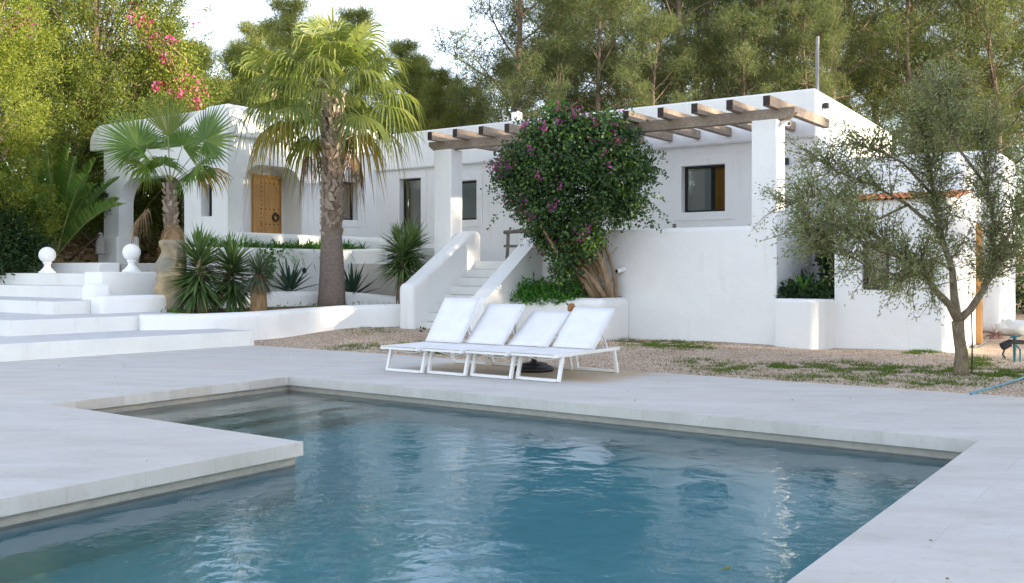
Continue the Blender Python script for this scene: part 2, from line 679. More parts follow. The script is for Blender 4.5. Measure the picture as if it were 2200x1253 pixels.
M['pool'] = m_pool()
M['poolpale'] = m_plain('pale_pool_lining', (0.78, 0.80, 0.78), 0.7, 0.2, 0.06, 5, 0.2)
mb = MB()
zb = -1.45
mb.add([W(p, q, -EDG) for p, q in pin] + [W(p, q, -0.3) for p, q in pin],
       [(i, (i + 1) % nn, nn + (i + 1) % nn, nn + i) for i in range(nn)])
mb.mi = 1
mb.add([W(p, q, -0.3) for p, q in pin] + [W(p, q, zb) for p, q in pin],
       [(i, (i + 1) % nn, nn + (i + 1) % nn, nn + i) for i in range(nn)])
fl = [W(p, q, zb) for p, q in pin]
mb.add(fl, [upw(t, fl) for t in tessellate_polygon([[Vector((p, q, 0)) for p, q in pin]])])
struct(mb.build("pool_basin", [M['pool'], M['poolpale']]))
mb = MB()
mb.box(PL0 - 0.04, PL0 + 0.95, PQN - 0.04, PQF + 0.04, zb - 0.05, -0.40)
mb.box(PL0 + 0.952, PL0 + 1.35, PQN - 0.04, PQF + 0.04, zb - 0.05, -0.66)
mb.box(PL0 + 1.352, PL0 + 1.75, PQN - 0.04, PQF + 0.04, zb - 0.05, -0.95)
M['ledge'] = m_plain('sandy_ledge', (0.72, 0.66, 0.55), 0.7, 0.2, 0.1, 4, 0.2)
struct(mb.build("pool_ledge", M['ledge'], bevel=0.015, seg=2))


def m_water():
    m, nt, out = mat_new('pool_water')
    v = coords(nt, (1.0, 1.0, 1), (0, 0, A * 0.4))
    n1 = noise(nt, v, 2.0, 2, 0.45, 0.4)
    n2 = noise(nt, v, 7.5, 3, 0.55, 0.6)
    n3 = noise(nt, v, 0.38, 2, 0.4)
    ad = nd(nt, "ShaderNodeMath", operation='MULTIPLY_ADD')
    nt.links.new(n2, ad.inputs[0])
    # the breeze ruffles some stretches more than others
    nt.links.new(ramp(nt, n3, [(0.35, (0.10, 0.10, 0.10)), (0.65, (0.55, 0.55, 0.55))]), ad.inputs[1])
    nt.links.new(n1, ad.inputs[2])
    nb = bump(nt, ad.outputs[0], 1.0, 0.015)
    fr = nd(nt, "ShaderNodeFresnel", IOR=1.5)
    nt.links.new(nb, fr.inputs['Normal'])
    gl = nd(nt, "ShaderNodeBsdfGlossy", Roughness=0.0)
    nt.links.new(nb, gl.inputs['Normal'])
    rf = nd(nt, "ShaderNodeBsdfRefraction", IOR=1.33, Roughness=0.0)
    nt.links.new(nb, rf.inputs['Normal'])
    mx = nd(nt, "ShaderNodeMixShader")
    nt.links.new(fr.outputs[0], mx.inputs[0])
    nt.links.new(rf.outputs[0], mx.inputs[1])
    nt.links.new(gl.outputs[0], mx.inputs[2])
    nt.links.new(mx.outputs[0], out.inputs['Surface'])
    ab = nd(nt, "ShaderNodeVolumeAbsorption", Density=0.5)
    ab.inputs['Color'].default_value = (0.19, 0.85, 0.95, 1)
    nt.links.new(ab.outputs[0], out.inputs['Volume'])
    return m


M['water'] = m_water()
mb = MB()
WZ = -0.19
pw = inset(pool, -0.06)
mb.add([W(p, q, WZ) for p, q in pw], [upw(t, [W(p, q, 0) for p, q in pw]) for t in tessellate_polygon([[Vector((p, q, 0)) for p, q in pw]])])
mb.add([W(p, q, zb - 0.1) for p, q in pw], [upw(t, [W(p, q, 0) for p, q in pw], -1) for t in tessellate_polygon([[Vector((p, q, 0)) for p, q in pw]])])
mb.add([W(p, q, WZ) for p, q in pw] + [W(p, q, zb - 0.1) for p, q in pw], [(nn + i, nn + (i + 1) % nn, (i + 1) % nn, i) for i in range(nn)])
wo_ = mb.build("water", M['water'])
import bmesh
_b = bmesh.new()
_b.from_mesh(wo_.data)
bmesh.ops.remove_doubles(_b, verts=_b.verts, dist=1e-4)
bmesh.ops.recalc_face_normals(_b, faces=_b.faces)
_b.to_mesh(wo_.data)
_b.free()
struct(wo_)

# round pool lamp on the near wall of the basin
c0 = W(PEN + 0.045 - 0.09, 4.95, -0.52)
mb = MB()
nx = Vector((CA, -SA, 0))
mb.tube([W(PEN - 0.05, 4.75, -0.5), W(PEN - 0.02, 4.75, -0.5), W(PEN - 0.0, 4.75, -0.5)], [0.15, 0.15, 0.12], 20)
tag(mb.build("pool_lamp", M['metalwhite'], base=W(PEN, 4.75, -0.5), smooth=False), "round white underwater lamp on the near pool wall", "pool lamp")

# ------------------------------------------------------------------ the house
def tri2d(outer, holes):
    loops = [[Vector((x, y, 0)) for x, y in l] for l in [outer] + holes]
    return [v for l in loops for v in l], tessellate_polygon(loops)


def wall_face(mb, fn, outer, holes, depth, nrm):
    """flat wall with openings; fn(a, z, d) -> world; holes: ccw point lists in (a, z); reveals go depth inward"""
    pts, tr = tri2d(outer, holes)
    vs = [fn(v.x, v.y, 0) for v in pts]
    ff = []
    for t in tr:
        a, b, c = (vs[i] for i in t)
        ff.append(t if (b - a).cross(c - a).dot(nrm) > 0 else (t[2], t[1], t[0]))
    mb.add(vs, ff)
    for h in holes:
        dd = depth
        n = len(h)
        a = [fn(x, y, 0) for x, y in h]
        b = [fn(x, y, dd) for x, y in h]
        cen = sum(a, Vector()) / n
        f2 = []
        for i in range(n):
            j = (i + 1) % n
            t = (i, j, n + j, n + i)
            k = (a[j] - a[i]).cross(b[i] - a[i])
            if k.dot(cen - a[i]) < 0:
                t = t[::-1]
            f2.append(t)
        mb.add(a + b, f2)


def rect(a0, a1, z0, z1):
    return [(a0, z0), (a1, z0), (a1, z1), (a0, z1)]


def arch(a0, a1, z0, z1, r, n=8):
    pts = [(a0, z0), (a1, z0)]
    for k in range(n + 1):
        t = math.pi / 2 * k / n
        pts.append((a1 - r + r * math.cos(t), z1 - r + r * math.sin(t)))
    for k in range(n + 1):
        t = math.pi / 2 + math.pi / 2 * k / n
        pts.append((a0 + r + r * math.cos(t), z1 - r + r * math.sin(t)))
    return pts


def ring(mb, fn, o, i, d0, d1):
    """rectangular frame between rect o and rect i (a0,a1,z0,z1), from depth d0 (front) to d1 (back); butted bars"""
    oa0, oa1, oz0, oz1 = o
    ia0, ia1, iz0, iz1 = i
    for a0, a1, z0, z1 in ((oa0, oa1, oz0, iz0), (oa0, oa1, iz1, oz1), (oa0, ia0, iz0, iz1), (ia1, oa1, iz0, iz1)):
        mb.hexa([fn(a0, z0, d0), fn(a1, z0, d0), fn(a1, z0, d1), fn(a0, z0, d1),
                 fn(a0, z1, d0), fn(a1, z1, d0), fn(a1, z1, d1), fn(a0, z1, d1)])


FQ = 21.92                    # main facade plane
HP0, HP1 = -20.7, -7.2        # its ends
FL = 1.62                     # terrace level
fF = lambda a, z, d: W(a, FQ + d, z)
fW = lambda a, z, d: W(HP0 - d, a, z)      # wing facade, a = q
fP = lambda a, z, d: W(a, 16.35 + d, z)    # porch front, a = p
nF = W(0, -1, 0)
nW = W(1, 0, 0)

house = thing("villa", "low white rendered villa with flat roof, arched door niche and dark window frames", "house", W(-14, 24, 0))
mb = MB()
win_main = [(-19.76, -18.92, FL + 0.02, 4.17), (-17.98, -16.85, 2.87, 3.99), (-10.53, -9.40, 2.85, 3.98)]
wall_face(mb, fF, rect(HP0, HP1, 0, 4.6), [rect(*w) for w in win_main], 0.26, nF)
# sides, back and roof of the main block
b0, b1 = (HP1, FQ), (-7.75, 30.4)
mb.add([W(*b0, 0), W(*b1, 0), W(*b1, 5.42), W(*b0, 5.42)], [(0, 1, 2, 3)])
mb.add([W(*b1, 0), W(HP0, 30.4, 0), W(HP0, 30.4, 5.42), W(*b1, 5.42)], [(0, 1, 2, 3)])
mb.build("wall", M['stucco'], house)
mb = MB()
mb.prism([(HP0 - 0.05, 21.80), (HP1 + 0.004, 21.80), (-7.745, 30.42), (HP0 - 0.05, 30.42)], 4.44, 5.53)
mb.build("fascia", M['stucco'], house, bevel=0.05)


def window(fn, w, surround, panel, pane_d=0.2, fw=0.055, extra=None):
    a0, a1, z0, z1 = w
    if surround:
        s = MB()
        k = 0.2
        ring(s, fn, (a0 - k, a1 + k, max(z0 - k, FL), z1 + k), (a0 + 0.0, a1 - 0.0, z0, z1), -0.022, 0.02)
        s.build("window_surround", M['stucco'], house, bevel=0.006, seg=2)
    f = MB()
    ring(f, fn, (a0 + 0.002, a1 - 0.002, z0 + 0.002, z1 - 0.002), (a0 + fw, a1 - fw, z0 + fw, z1 - fw), pane_d - 0.03, pane_d + 0.03)
    fr = f.build("window", M['black'], house)
    g = MB()
    g.add([fn(a0 + fw, z0 + fw, pane_d), fn(a1 - fw, z0 + fw, pane_d), fn(a1 - fw, z1 - fw, pane_d), fn(a0 + fw, z1 - fw, pane_d)], [(0, 1, 2, 3)])
    g.build("pane", M['glass'], fr)
    for (f0, f1, zz0, zz1, dd, m, nm) in panel:
        c = MB()
        x0, x1 = a0 + (a1 - a0) * f0, a0 + (a1 - a0) * f1
        y0, y1 = z0 + (z1 - z0) * zz0, z0 + (z1 - z0) * zz1
        c.hexa([fn(x0, y0, dd), fn(x1, y0, dd), fn(x1, y0, dd + 0.02), fn(x0, y0, dd + 0.02),
                fn(x0, y1, dd), fn(x1, y1, dd), fn(x1, y1, dd + 0.02), fn(x0, y1, dd + 0.02)])
        c.build(nm, m, fr)
    return fr


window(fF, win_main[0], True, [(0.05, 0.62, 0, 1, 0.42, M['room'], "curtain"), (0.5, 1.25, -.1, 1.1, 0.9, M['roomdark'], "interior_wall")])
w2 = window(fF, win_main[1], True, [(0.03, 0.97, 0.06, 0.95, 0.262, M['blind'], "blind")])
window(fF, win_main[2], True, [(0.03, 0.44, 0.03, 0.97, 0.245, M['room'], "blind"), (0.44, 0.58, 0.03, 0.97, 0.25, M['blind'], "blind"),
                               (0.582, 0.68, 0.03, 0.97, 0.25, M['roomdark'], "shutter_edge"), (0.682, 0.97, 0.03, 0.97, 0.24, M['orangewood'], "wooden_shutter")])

# wing: facade with the arched door niche, porch front with its arch, roof slab
mb = MB()
niche = arch(16.84, 18.88, FL - 0.02, 4.27, 0.62)
win_wing = (19.95, 21.08, 2.92, 4.05)
mb = MB()
wall_face(mb, fW, rect(16.35, FQ, 0, 5.0), [niche, rect(*win_wing)], 0.3, nW)
# niche goes deeper than the window: a second ring of reveals and a back wall
n = len(niche)
cen = Vector((17.86, 3.0))
a_ = [fW(x, y, 0.3) for x, y in niche]
b_ = [fW(x, y, 0.72) for x, y in niche]
mb.add(a_ + b_, [(i, (i + 1) % n, n + (i + 1) % n, n + i)[::-1] for i in range(n)])
mb.add(b_, [tuple(range(n))])
mb.build("wing_wall", M['stucco'], house)
mb = MB()
big = arch(-25.55, -22.51, FL, 4.05, 0.75)
slit = (-21.80, -21.34, 2.86, 3.72)
wall_face(mb, fP, rect(-26.3, HP0, 0, 5.0), [big, rect(*slit)], 0.47, nF)
# inner face of the porch front and its left side with an opening
wall_face(mb, lambda a, z, d: W(a, 16.82 + d, z), rect(-26.3, HP0 - 0.75, 0, 5.0), [big], 0.0, W(0, 1, 0))
mb.add([W(-26.3, 16.35, 0), W(-26.3, 16.82, 0), W(-26.3, 16.82, 5), W(-26.3, 16.35, 5)], [(3, 2, 1, 0)])
mb.add([W(-26.3, 19.0, 0), W(-23.2, 19.0, 0), W(-23.2, 19.0, 5), W(-26.3, 19.0, 5)], [(0, 1, 2, 3)])
mb.add([W(-23.2, 19.0, 0), W(HP0 - 0.72, 19.0, 0), W(HP0 - 0.72, 19.0, 5), W(-23.2, 19.0, 5)], [(0, 1, 2, 3)])
mb.add([W(-26.3, 19.0, 0), W(-26.3, 27, 0), W(-26.3, 27, 5), W(-26.3, 19.0, 5)], [(3, 2, 1, 0)])
mb.build("porch_wall", M['stucco'], house)
mb = MB()
mb.box(-26.42, -25.43, 16.22, 16.95, FL - 0.05, 2.42)
mb.build("pillar_base", M['stucco'], house, bevel=0.06)
mb = MB()
mb.box(-24.2, -23.3, 18.93, 19.03, FL, 3.9)
mb.build("porch_door", M['black'], house, bevel=0.01, seg=1)
# roof of the wing with its soft corner
prof = [(-20.58, 4.93), (-20.58, 5.66)]
for k in range(9):
    t = math.pi / 2 * k / 8
    prof.append((-26.25 - 0.6 * math.sin(t), 5.10 + 0.56 * math.cos(t)))
prof.append((-26.85, 4.93))
mb = MB()
n = len(prof)
mb.add([W(p, 16.23, z) for p, z in prof] + [W(p, 27, z) for p, z in prof],
       [tuple(range(n))[::-1], tuple(range(n, 2 * n))] + [(i, (i + 1) % n, n + (i + 1) % n, n + i) for i in range(n)])
mb.build("wing_roof", M['stucco'], house, bevel=0.04)
mb = MB()
mb.box(-21.6, -20.62, 16.27, 19.5, 5.50, 5.76)
mb.build("roof_kerb", M['stucco'], house, bevel=0.16, seg=4)
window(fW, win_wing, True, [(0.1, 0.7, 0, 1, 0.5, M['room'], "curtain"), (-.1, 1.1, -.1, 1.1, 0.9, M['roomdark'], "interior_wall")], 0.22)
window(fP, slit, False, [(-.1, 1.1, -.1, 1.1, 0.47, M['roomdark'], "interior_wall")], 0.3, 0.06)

# honey-coloured studded door in the niche
mb = MB()
dq0, dq1, dz0, dz1 = 17.72, 18.70, FL, 4.08
ring(mb, fW, (dq0, dq1, dz0, dz1), (dq0 + 0.24, dq1 - 0.02, dz0 + 0.004, dz1 - 0.07), 0.62, 0.73)
d_o = mb.build("door", M['door'], house, bevel=0.006, seg=1)
mb = MB()
nb = 4
w_ = (dq1 - 0.02 - dq0 - 0.24) / nb
for k in range(nb):
    q0 = dq0 + 0.24 + k * w_
    mb.box(HP0 - 0.71, HP0 - 0.672 + (0.004 if k % 2 else 0), q0 + 0.002, q0 + w_ - 0.002, dz0 + 0.01, dz1 - 0.07)
mb.build("door_leaf", M['door'], d_o, bevel=0.004, seg=1)
mb = MB()
for r_ in (2.72, 3.14, dz1 - 0.22):
    for k in range(5):
        q = dq0 + 0.30 + k * (dq1 - dq0 - 0.38) / 4
        mb.tube([W(HP0 - 0.675, q, r_), W(HP0 - 0.655, q, r_)], [0.026, 0.014], 6)
for k in range(18):
    z = dz0 + 0.2 + k * 0.12
    mb.tube([W(HP0 - 0.675, dq0 + 0.30, z), W(HP0 - 0.655, dq0 + 0.30, z)], [0.020, 0.011], 6)
mb.build("studs", M['iron'], d_o)
mb = MB()
cz, cq = 2.92, dq1 - 0.20
pth = [W(HP0 - 0.63, cq + 0.10 * math.sin(t), cz + 0.10 * math.cos(t)) for t in [2 * math.pi * k / 20 for k in range(21)]]
mb.tube(pth, 0.024, 7)
mb.tube([W(HP0 - 0.67, cq, cz + 0.10), W(HP0 - 0.61, cq, cz + 0.10)], [0.045, 0.025], 10)
mb.build("ring_handle", M['iron'], d_o, smooth=True)

# chimney cowl and flue mast on the roof
ch = D(1110, 240, 31.5)
mb = MB()
mb.box(*(lambda p, q: (p - 0.13, p + 0.13, q - 0.13, q + 0.13))(*PQ(ch.x, ch.y)), 5.4, ch.z - 0.02)
chim = mb.build("chimney", M['stucco'], house, bevel=0.03)
mb = MB()
mb.lathe((ch.x, ch.y, ch.z), [(0.10, -0.02), (0.10, 0.03), (0.21, 0.05), (0.16, 0.10), (0.03, 0.13)], 14)
mb.build("cowl", M['iron'], chim)
fl_ = W(-7.75, 23.6, 5.4)
mb = MB()
mb.tube([fl_, fl_ + Vector((0, 0, 1.3)), fl_ + Vector((0.01, 0, 1.7))], 0.042, 10)
for k in (0.9, 1.25):
    mb.tube([fl_ + Vector((0, 0, k)), fl_ + Vector((0, 0, k + 0.03))], 0.05, 10)
mb.build("flue_pipe", M['steel'], house, smooth=False)

# ------------------------------------------------------------------ annex to the right of the terrace
annex = thing("annex", "low white annex with tiled eaves and a small brown window behind the olive tree", "outbuilding", W(-4.8, 20, 0))
mb = MB()
fA = lambda a, z, d: W(a, 18.6 + d, z)
aw = (-5.27, -4.78, 1.08, 1.95)
# front with rounded right corner
wall_face(mb, fA, rect(-5.78, -3.95, -0.05, 2.72), [rect(*aw)], 0.16, nF)
cor = [(-3.95 + 0.30 * math.sin(t), 18.6 + 0.30 - 0.30 * math.cos(t)) for t in [math.pi / 2 * k / 8 for k in range(9)]]
for k in range(8):
    mb.add([W(*cor[k], -0.05), W(*cor[k + 1], -0.05), W(*cor[k + 1], 2.72), W(*cor[k], 2.72)], [(0, 1, 2, 3)])
mb.add([W(-3.65, 18.9, -.05), W(-3.72, 21.3, -.05), W(-3.72, 21.3, 2.9), W(-3.65, 18.9, 2.72)], [(0, 1, 2, 3)])
mb.add([W(-5.78, 18.6, -.05), W(-5.78, 22, -.05), W(-5.78, 22, 2.72), W(-5.78, 18.6, 2.72)], [(3, 2, 1, 0)])
mb.prism([(-5.78, 18.62), (-3.95, 18.62), (-3.68, 18.9), (-3.74, 21.3), (-5.78, 21.3)], 2.70, 2.73)
mb.build("wall", M['stucco'], annex, smooth=False)
mb = MB()
mb.prism([(-6.9, 21.3), (-3.98, 21.3), (-4.05, 22.6), (-6.9, 22.6)], -0.05, 3.6)
mb.prism([(-7.1, 22.6), (-4.35, 22.6), (-4.45, 25.2), (-7.1, 25.2)], -0.05, 4.0)
mb.prism([(-7.1, 25.2), (-4.02, 25.2), (-4.10, 28.3), (-7.1, 28.3)], -0.05, 4.28)
mb.build("rear_wall", M['stucco'], annex, bevel=0.16, seg=4)
f = MB()
ring(f, fA, (aw[0] + .002, aw[1] - .002, aw[2] + .002, aw[3] - .002), (aw[0] + .075, aw[1] - .075, aw[2] + .09, aw[3] - .075), 0.07, 0.14)
fr = f.build("window", M['brownframe'], annex)
g = MB()
g.add([fA(aw[0] + .07, aw[2] + .08, .1), fA(aw[1] - .07, aw[2] + .08, .1), fA(aw[1] - .07, aw[3] - .07, .1), fA(aw[0] + .07, aw[3] - .07, .1)], [(0, 1, 2, 3)])
g.build("pane", M['glass'], fr)
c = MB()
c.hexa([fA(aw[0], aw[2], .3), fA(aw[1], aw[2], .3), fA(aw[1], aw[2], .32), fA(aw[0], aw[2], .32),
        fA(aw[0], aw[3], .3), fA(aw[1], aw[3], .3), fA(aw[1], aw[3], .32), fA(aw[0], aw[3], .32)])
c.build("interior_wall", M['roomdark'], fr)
# roof of half-round tiles
mb = MB()
for k in range(17):
    p0 = -5.75 + k * 0.125
    for j in range(4):
        qa = 18.47 + j * 0.42
        za = 2.71 + j * 0.055
        vs, fs = [], []
        for t_, qq, zz in ((0, qa, za), (1, qa + 0.45, za + 0.05)):
            for s in range(7):
                an = math.pi * s / 6
                rr = 0.062 if t_ == 0 else 0.055
                vs.append(W(p0 + 0.062 - rr * math.cos(an), qq, zz + rr * math.sin(an)))
        for s in range(6):
            fs.append((s, s + 1, 7 + s + 1, 7 + s))
        mb.add(vs, fs)
mb.build("tiled_roof", M['terracotta'], annex, smooth=True)
mb = MB()
mb.box(-4.0, -3.60, 20.7, 20.82, 0.0, 2.35)
dj = mb.build("door", M['door'], annex, bevel=0.01, seg=1)
mb = MB()
mb.box(-3.99, -3.955, 21.5, 22.35, 0.35, 2.2)
mb.build("side_door", M['brownframe'], annex, bevel=0.01, seg=1)
# ------------------------------------------------------------------ terrace, pergola, stairs, planters
ter = thing("terrace", "raised white terrace with soft-edged parapet in front of the house", "terrace", W(-10, 18.6, 0))
mb = MB()
# retaining wall with parapet: front run, return to the house
TW = 2.33
mb.box(-12.46, -6.906, 18.6, 18.98, -0.1, TW)
mb.box(-7.28, -6.91, 18.98, 21.9, -0.1, TW)
mb.build("retaining_wall", M['stucco'], ter, bevel=0.09, seg=4)
mb = MB()
mb.box(-12.6, -7.26, 18.96, 21.9, 1.2, FL)
mb.box(-19.9, -12.6, 19.25, 21.9, 0.2, FL - 0.003)
mb.box(-26.9, -19.9, 14.55, 19.05, 0.2, FL - 0.006)
mb.box(-20.72, -19.9, 19.05, 21.9, 0.2, FL - 0.009)
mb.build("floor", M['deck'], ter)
mb = MB()
mb.box(-19.4, -15.12, 19.3, 19.62, 0.0, 2.02)
mb.build("side_wall", M['stucco'], ter, bevel=0.09, seg=4)

per = thing("pergola", "weathered timber pergola on two square white pillars over the terrace", "pergola", W(-11, 19, 0))
for p0, p1, zb_ in ((-7.424, -6.903, -0.05), (-15.64, -15.1, 0.9)):
    mb = MB()
    mb.box(p0, p1, 18.597, 19.06, zb_, 4.41)
    mb.build("pillar", M['stucco'], per, bevel=0.025)
mb = MB()
bz0, bz1 = 4.41, 4.635
for pa, pb in ((-15.9, -11.62), (-11.61, -6.58)):
    ca_, cb_ = (0.16 if pa < -15 else 0), (0.16 if pb > -7 else 0)
    prof = [(pa + ca_, bz0), (pb - cb_, bz0), (pb, bz0 + 0.12), (pb, bz1), (pa, bz1), (pa, bz0 + 0.12)]
    n = len(prof)
    mb.add([W(p, 18.70, z) for p, z in prof] + [W(p, 18.91, z) for p, z in prof],
           [tuple(range(n)), tuple(range(n, 2 * n))[::-1]] + [(i, n + i, n + (i + 1) % n, (i + 1) % n) for i in range(n)])
mb.build("beam", M['beam'], per, bevel=0.008, seg=1)
rng = random.Random(4)
for k in range(12):
    p = -15.49 + 0.77 * k + rng.uniform(-.015, .015)
    a_ = W(p + 0.07, 18.22 + rng.uniform(-.04, .04), 4.705 + rng.uniform(-.008, .008))
    e_ = W(p + 0.07 + (0.02 if k == 11 else 0) + rng.uniform(-.02, .02), 21.79, 4.70)
    mb = MB()
    mb.bar(a_, e_, 0.145, 0.20)
    # dark weathered end grain on the front end
    mb.m = [1 if i == 2 else 0 for i in range(6)]
    mb.build("rafter", [M['rafter'], M['endgrain']], per, bevel=0.006, seg=1)

M['dirty'] = m_stucco('worn_tread', (0.60, 0.58, 0.54), 0.12)
st = thing("garden_stairs", "white masonry stairs climbing between two sloping rounded parapets", "stairs", W(-13.75, 17, 0))
SQ0, RUN, RIS = 16.95, 0.29, 0.2
for k in range(8):
    mb = MB()
    q0 = SQ0 + k * RUN
    mb.box(-14.67, -12.83, q0, (19.3 if k == 7 else q0 + RUN + 0.01), -0.05 if k == 0 else 0.06 + RIS * k - 0.02, 0.06 + RIS * (k + 1))
    mb.m = [0, 1, 0, 0, 0, 0]
    mb.build("step", [M['step'], M['dirty']], st, bevel=0.012, seg=2)
    # weathered joint under the nosing of each step
    if k:
        j = MB()
        j.box(-14.66, -12.84, q0 - 0.006, q0 + 0.02, 0.06 + RIS * k - 0.004, 0.06 + RIS * k + 0.009)
        j.build("joint", M['concrete'], st)


def stair_wall(p0, p1, qf, q1, zf, extra):
    crest = lambda q: min(2.40, 2.396 - 0.66 * (18.84 - q))
    prof = [(qf, -0.1)]
    zt = crest(qf) + extra
    # rounded nose
    for k in range(7):
        t = math.pi / 2 * k / 6
        prof.append((qf + 0.16 * (1 - math.cos(t)), zt - 0.10 + 0.16 * math.sin(t)))
    qq = 18.84
    prof += [(qq - 0.2, crest(qq - 0.2)), (qq, 2.375), (qq + 0.15, 2.40)]
    for k in range(7):
        t = math.pi / 2 * k / 6
        prof.append((q1 - 0.16 + 0.16 * math.sin(t), 2.40 - 0.16 + 0.16 * math.cos(t)))
    prof.append((q1, -0.1))
    n = len(prof)
    m = MB()
    m.add([W(p0, q, z) for q, z in prof] + [W(p1, q, z) for q, z in prof],
          [tuple(range(n))[::-1], tuple(range(n, 2 * n))] + [(i, (i + 1) % n, n + (i + 1) % n, n + i)[::1] for i in range(n)])
    return m


def recalc(o):
    b = bmesh.new()
    b.from_mesh(o.data)
    bmesh.ops.recalc_face_normals(b, faces=b.faces)
    b.to_mesh(o.data)
    b.free()
    return o


recalc(stair_wall(-15.1, -14.65, 16.68, 19.26, 0, 0.12).build("parapet", M['stucco'], st, bevel=0.11, seg=5))
recalc(stair_wall(-12.85, -12.42, 16.42, 19.0, 0, 0.02).build("parapet", M['stucco'], st, bevel=0.11, seg=5))

# driftwood railing at the head of the stairs
rl = thing("wooden_railing", "rustic grey driftwood railing at the head of the white stairs", "railing", W(-13.9, 20.4, FL))
ra, rb = W(-14.9, 20.55, 0), W(-12.4, 20.3, 0)
lerp = lambda t, z: Vector((ra.x + (rb.x - ra.x) * t, ra.y + (rb.y - ra.y) * t, z))
mb = MB()
mb.tube([lerp(t, 2.42 + 0.02 * math.sin(t * 9)) for t in (0, .2, .4, .6, .8, 1)], [.05, .055, .045, .05, .055, .05], 7)
mb.build("top_rail", M['rail'], rl, smooth=True)
mb = MB()
mb.tube([lerp(t, 2.04 + 0.03 * math.sin(t * 8 + 1)) for t in (0, .2, .4, .6, .8, 1)], .035, 7)
mb.build("mid_rail", M['rail'], rl, smooth=True)
for t in (0.03, 0.72, 0.97):
    mb = MB()
    mb.tube([lerp(t, FL), lerp(t + 0.015, 2.0), lerp(t + .02, 2.41)], .045, 7)
    mb.build("post", M['rail'], rl, smooth=True)


def bench(p0, p1, q, label):
    b = thing("bench", label, "bench", W((p0 + p1) / 2, q, FL))
    m = MB()
    m.box(p0, p1, q - 0.16, q + 0.16, 2.30, 2.345)
    m.build("seat", M['rail'], b, bevel=0.01, seg=1)
    for p in (p0 + 0.04, p1 - 0.04):
        m = MB()
        m.box(p - 0.035, p + 0.035, q - 0.15, q + 0.15, FL, 2.30)
        m.box(p - 0.035, p + 0.035, q + 0.08, q + 0.15, 2.345, 2.50)
        m.build("leg", M['rail'], b, bevel=0.006, seg=1)


bench(-10.55, -9.9, 20.2, "low grey wooden bench showing above the parapet under the square window")
bench(-7.15, -6.7, 20.6, "small grey wooden bench half hidden by the olive leaves on the terrace")

# planter under the bougainvillea, planter beside the annex
mb = MB()
mb.box(-12.40, -10.15, 17.42, 18.63, -0.1, 0.86)
pl1 = tag(mb.build("planter", M['stucco'], bevel=0.15, seg=5, base=W(-11.3, 17.4, 0)), "white rendered planter under the purple bougainvillea", "planter")
mb = MB()
mb.box(-12.2, -10.35, 17.6, 18.59, 0.84, 0.875)
mb.build("soil", M['soil'], pl1)
pf = [(-6.9, 18.75), (-6.88, 18.36)] + [(-6.85 + 0.95 * t, 18.36 - 0.22 * math.sin(t * math.pi * 0.75)) for t in (0.15, 0.3, 0.45, 0.6, 0.75, 0.88)] + [(-5.85, 18.35), (-5.76, 18.62), (-5.76, 18.9)]
mb = MB()
mb.prism(pf + [(-6.9, 18.9)], -0.1, 0.9)
pl2 = tag(recalc(mb.build("planter", M['stucco'], bevel=0.08, seg=4, base=W(-6.3, 18.3, 0))), "white round-fronted planter between the corner pillar and the annex", "planter")
mb = MB()
mb.box(-6.85, -5.8, 18.6, 21.0, 0.80, 0.86)
mb.build("soil", M['soil'], pl2)


def soft_wall(name, label, path, th, z0, tops, cap=0.13, cat="garden wall"):
    """thick rounded wall along a smooth curve of (p,q)"""
    P = [Vector((p, q)) for p, q in path]
    # Catmull-Rom
    pts, tp = [], []
    for i in range(len(P) - 1):
        a, b, c, d = P[max(i - 1, 0)], P[i], P[i + 1], P[min(i + 2, len(P) - 1)]
        for k in range(8):
            t = k / 8
            pts.append(0.5 * ((2 * b) + (c - a) * t + (2 * a - 5 * b + 4 * c - d) * t * t + (3 * b - a - 3 * c + d) * t ** 3))
            tp.append(tops[i] + (tops[i + 1] - tops[i]) * t)
    pts.append(P[-1])
    tp.append(tops[-1])
    r = cap
    m = MB()
    vs, fs = [], []
    sec = [(-th / 2, None)] + [(-th / 2 + r - r * math.cos(t), -r + r * math.sin(t)) for t in [math.pi / 2 * k / 5 for k in range(6)]]
    sec += [(th / 2 - r + r * math.sin(t), -r + r * math.cos(t)) for t in [math.pi / 2 * k / 5 for k in range(6)]] + [(th / 2, None)]
    n = len(sec)
    for i, c in enumerate(pts):
        d = (pts[min(i + 1, len(pts) - 1)] - pts[max(i - 1, 0)]).normalized()
        s = Vector((d.y, -d.x))
        for o, z in sec:
            x = c + s * o
            vs.append(W(x.x, x.y, z0 if z is None else tp[i] + z))
    for i in range(len(pts) - 1):
        for k in range(n - 1):
            fs.append((i * n + k, i * n + k + 1, (i + 1) * n + k + 1, (i + 1) * n + k))
    fs.append(tuple(range(n)))
    o = (len(pts) - 1) * n
    fs.append(tuple(range(o, o + n))[::-1])
    m.add(vs, fs)
    c = W(*path[len(path) // 2], z0)
    ob = recalc(m.build(name, M['stucco'], base=c, smooth=True))
    ob.data.polygons.foreach_set("use_smooth", [len(p.vertices) == 4 for p in ob.data.polygons])
    return tag(ob, label, cat)


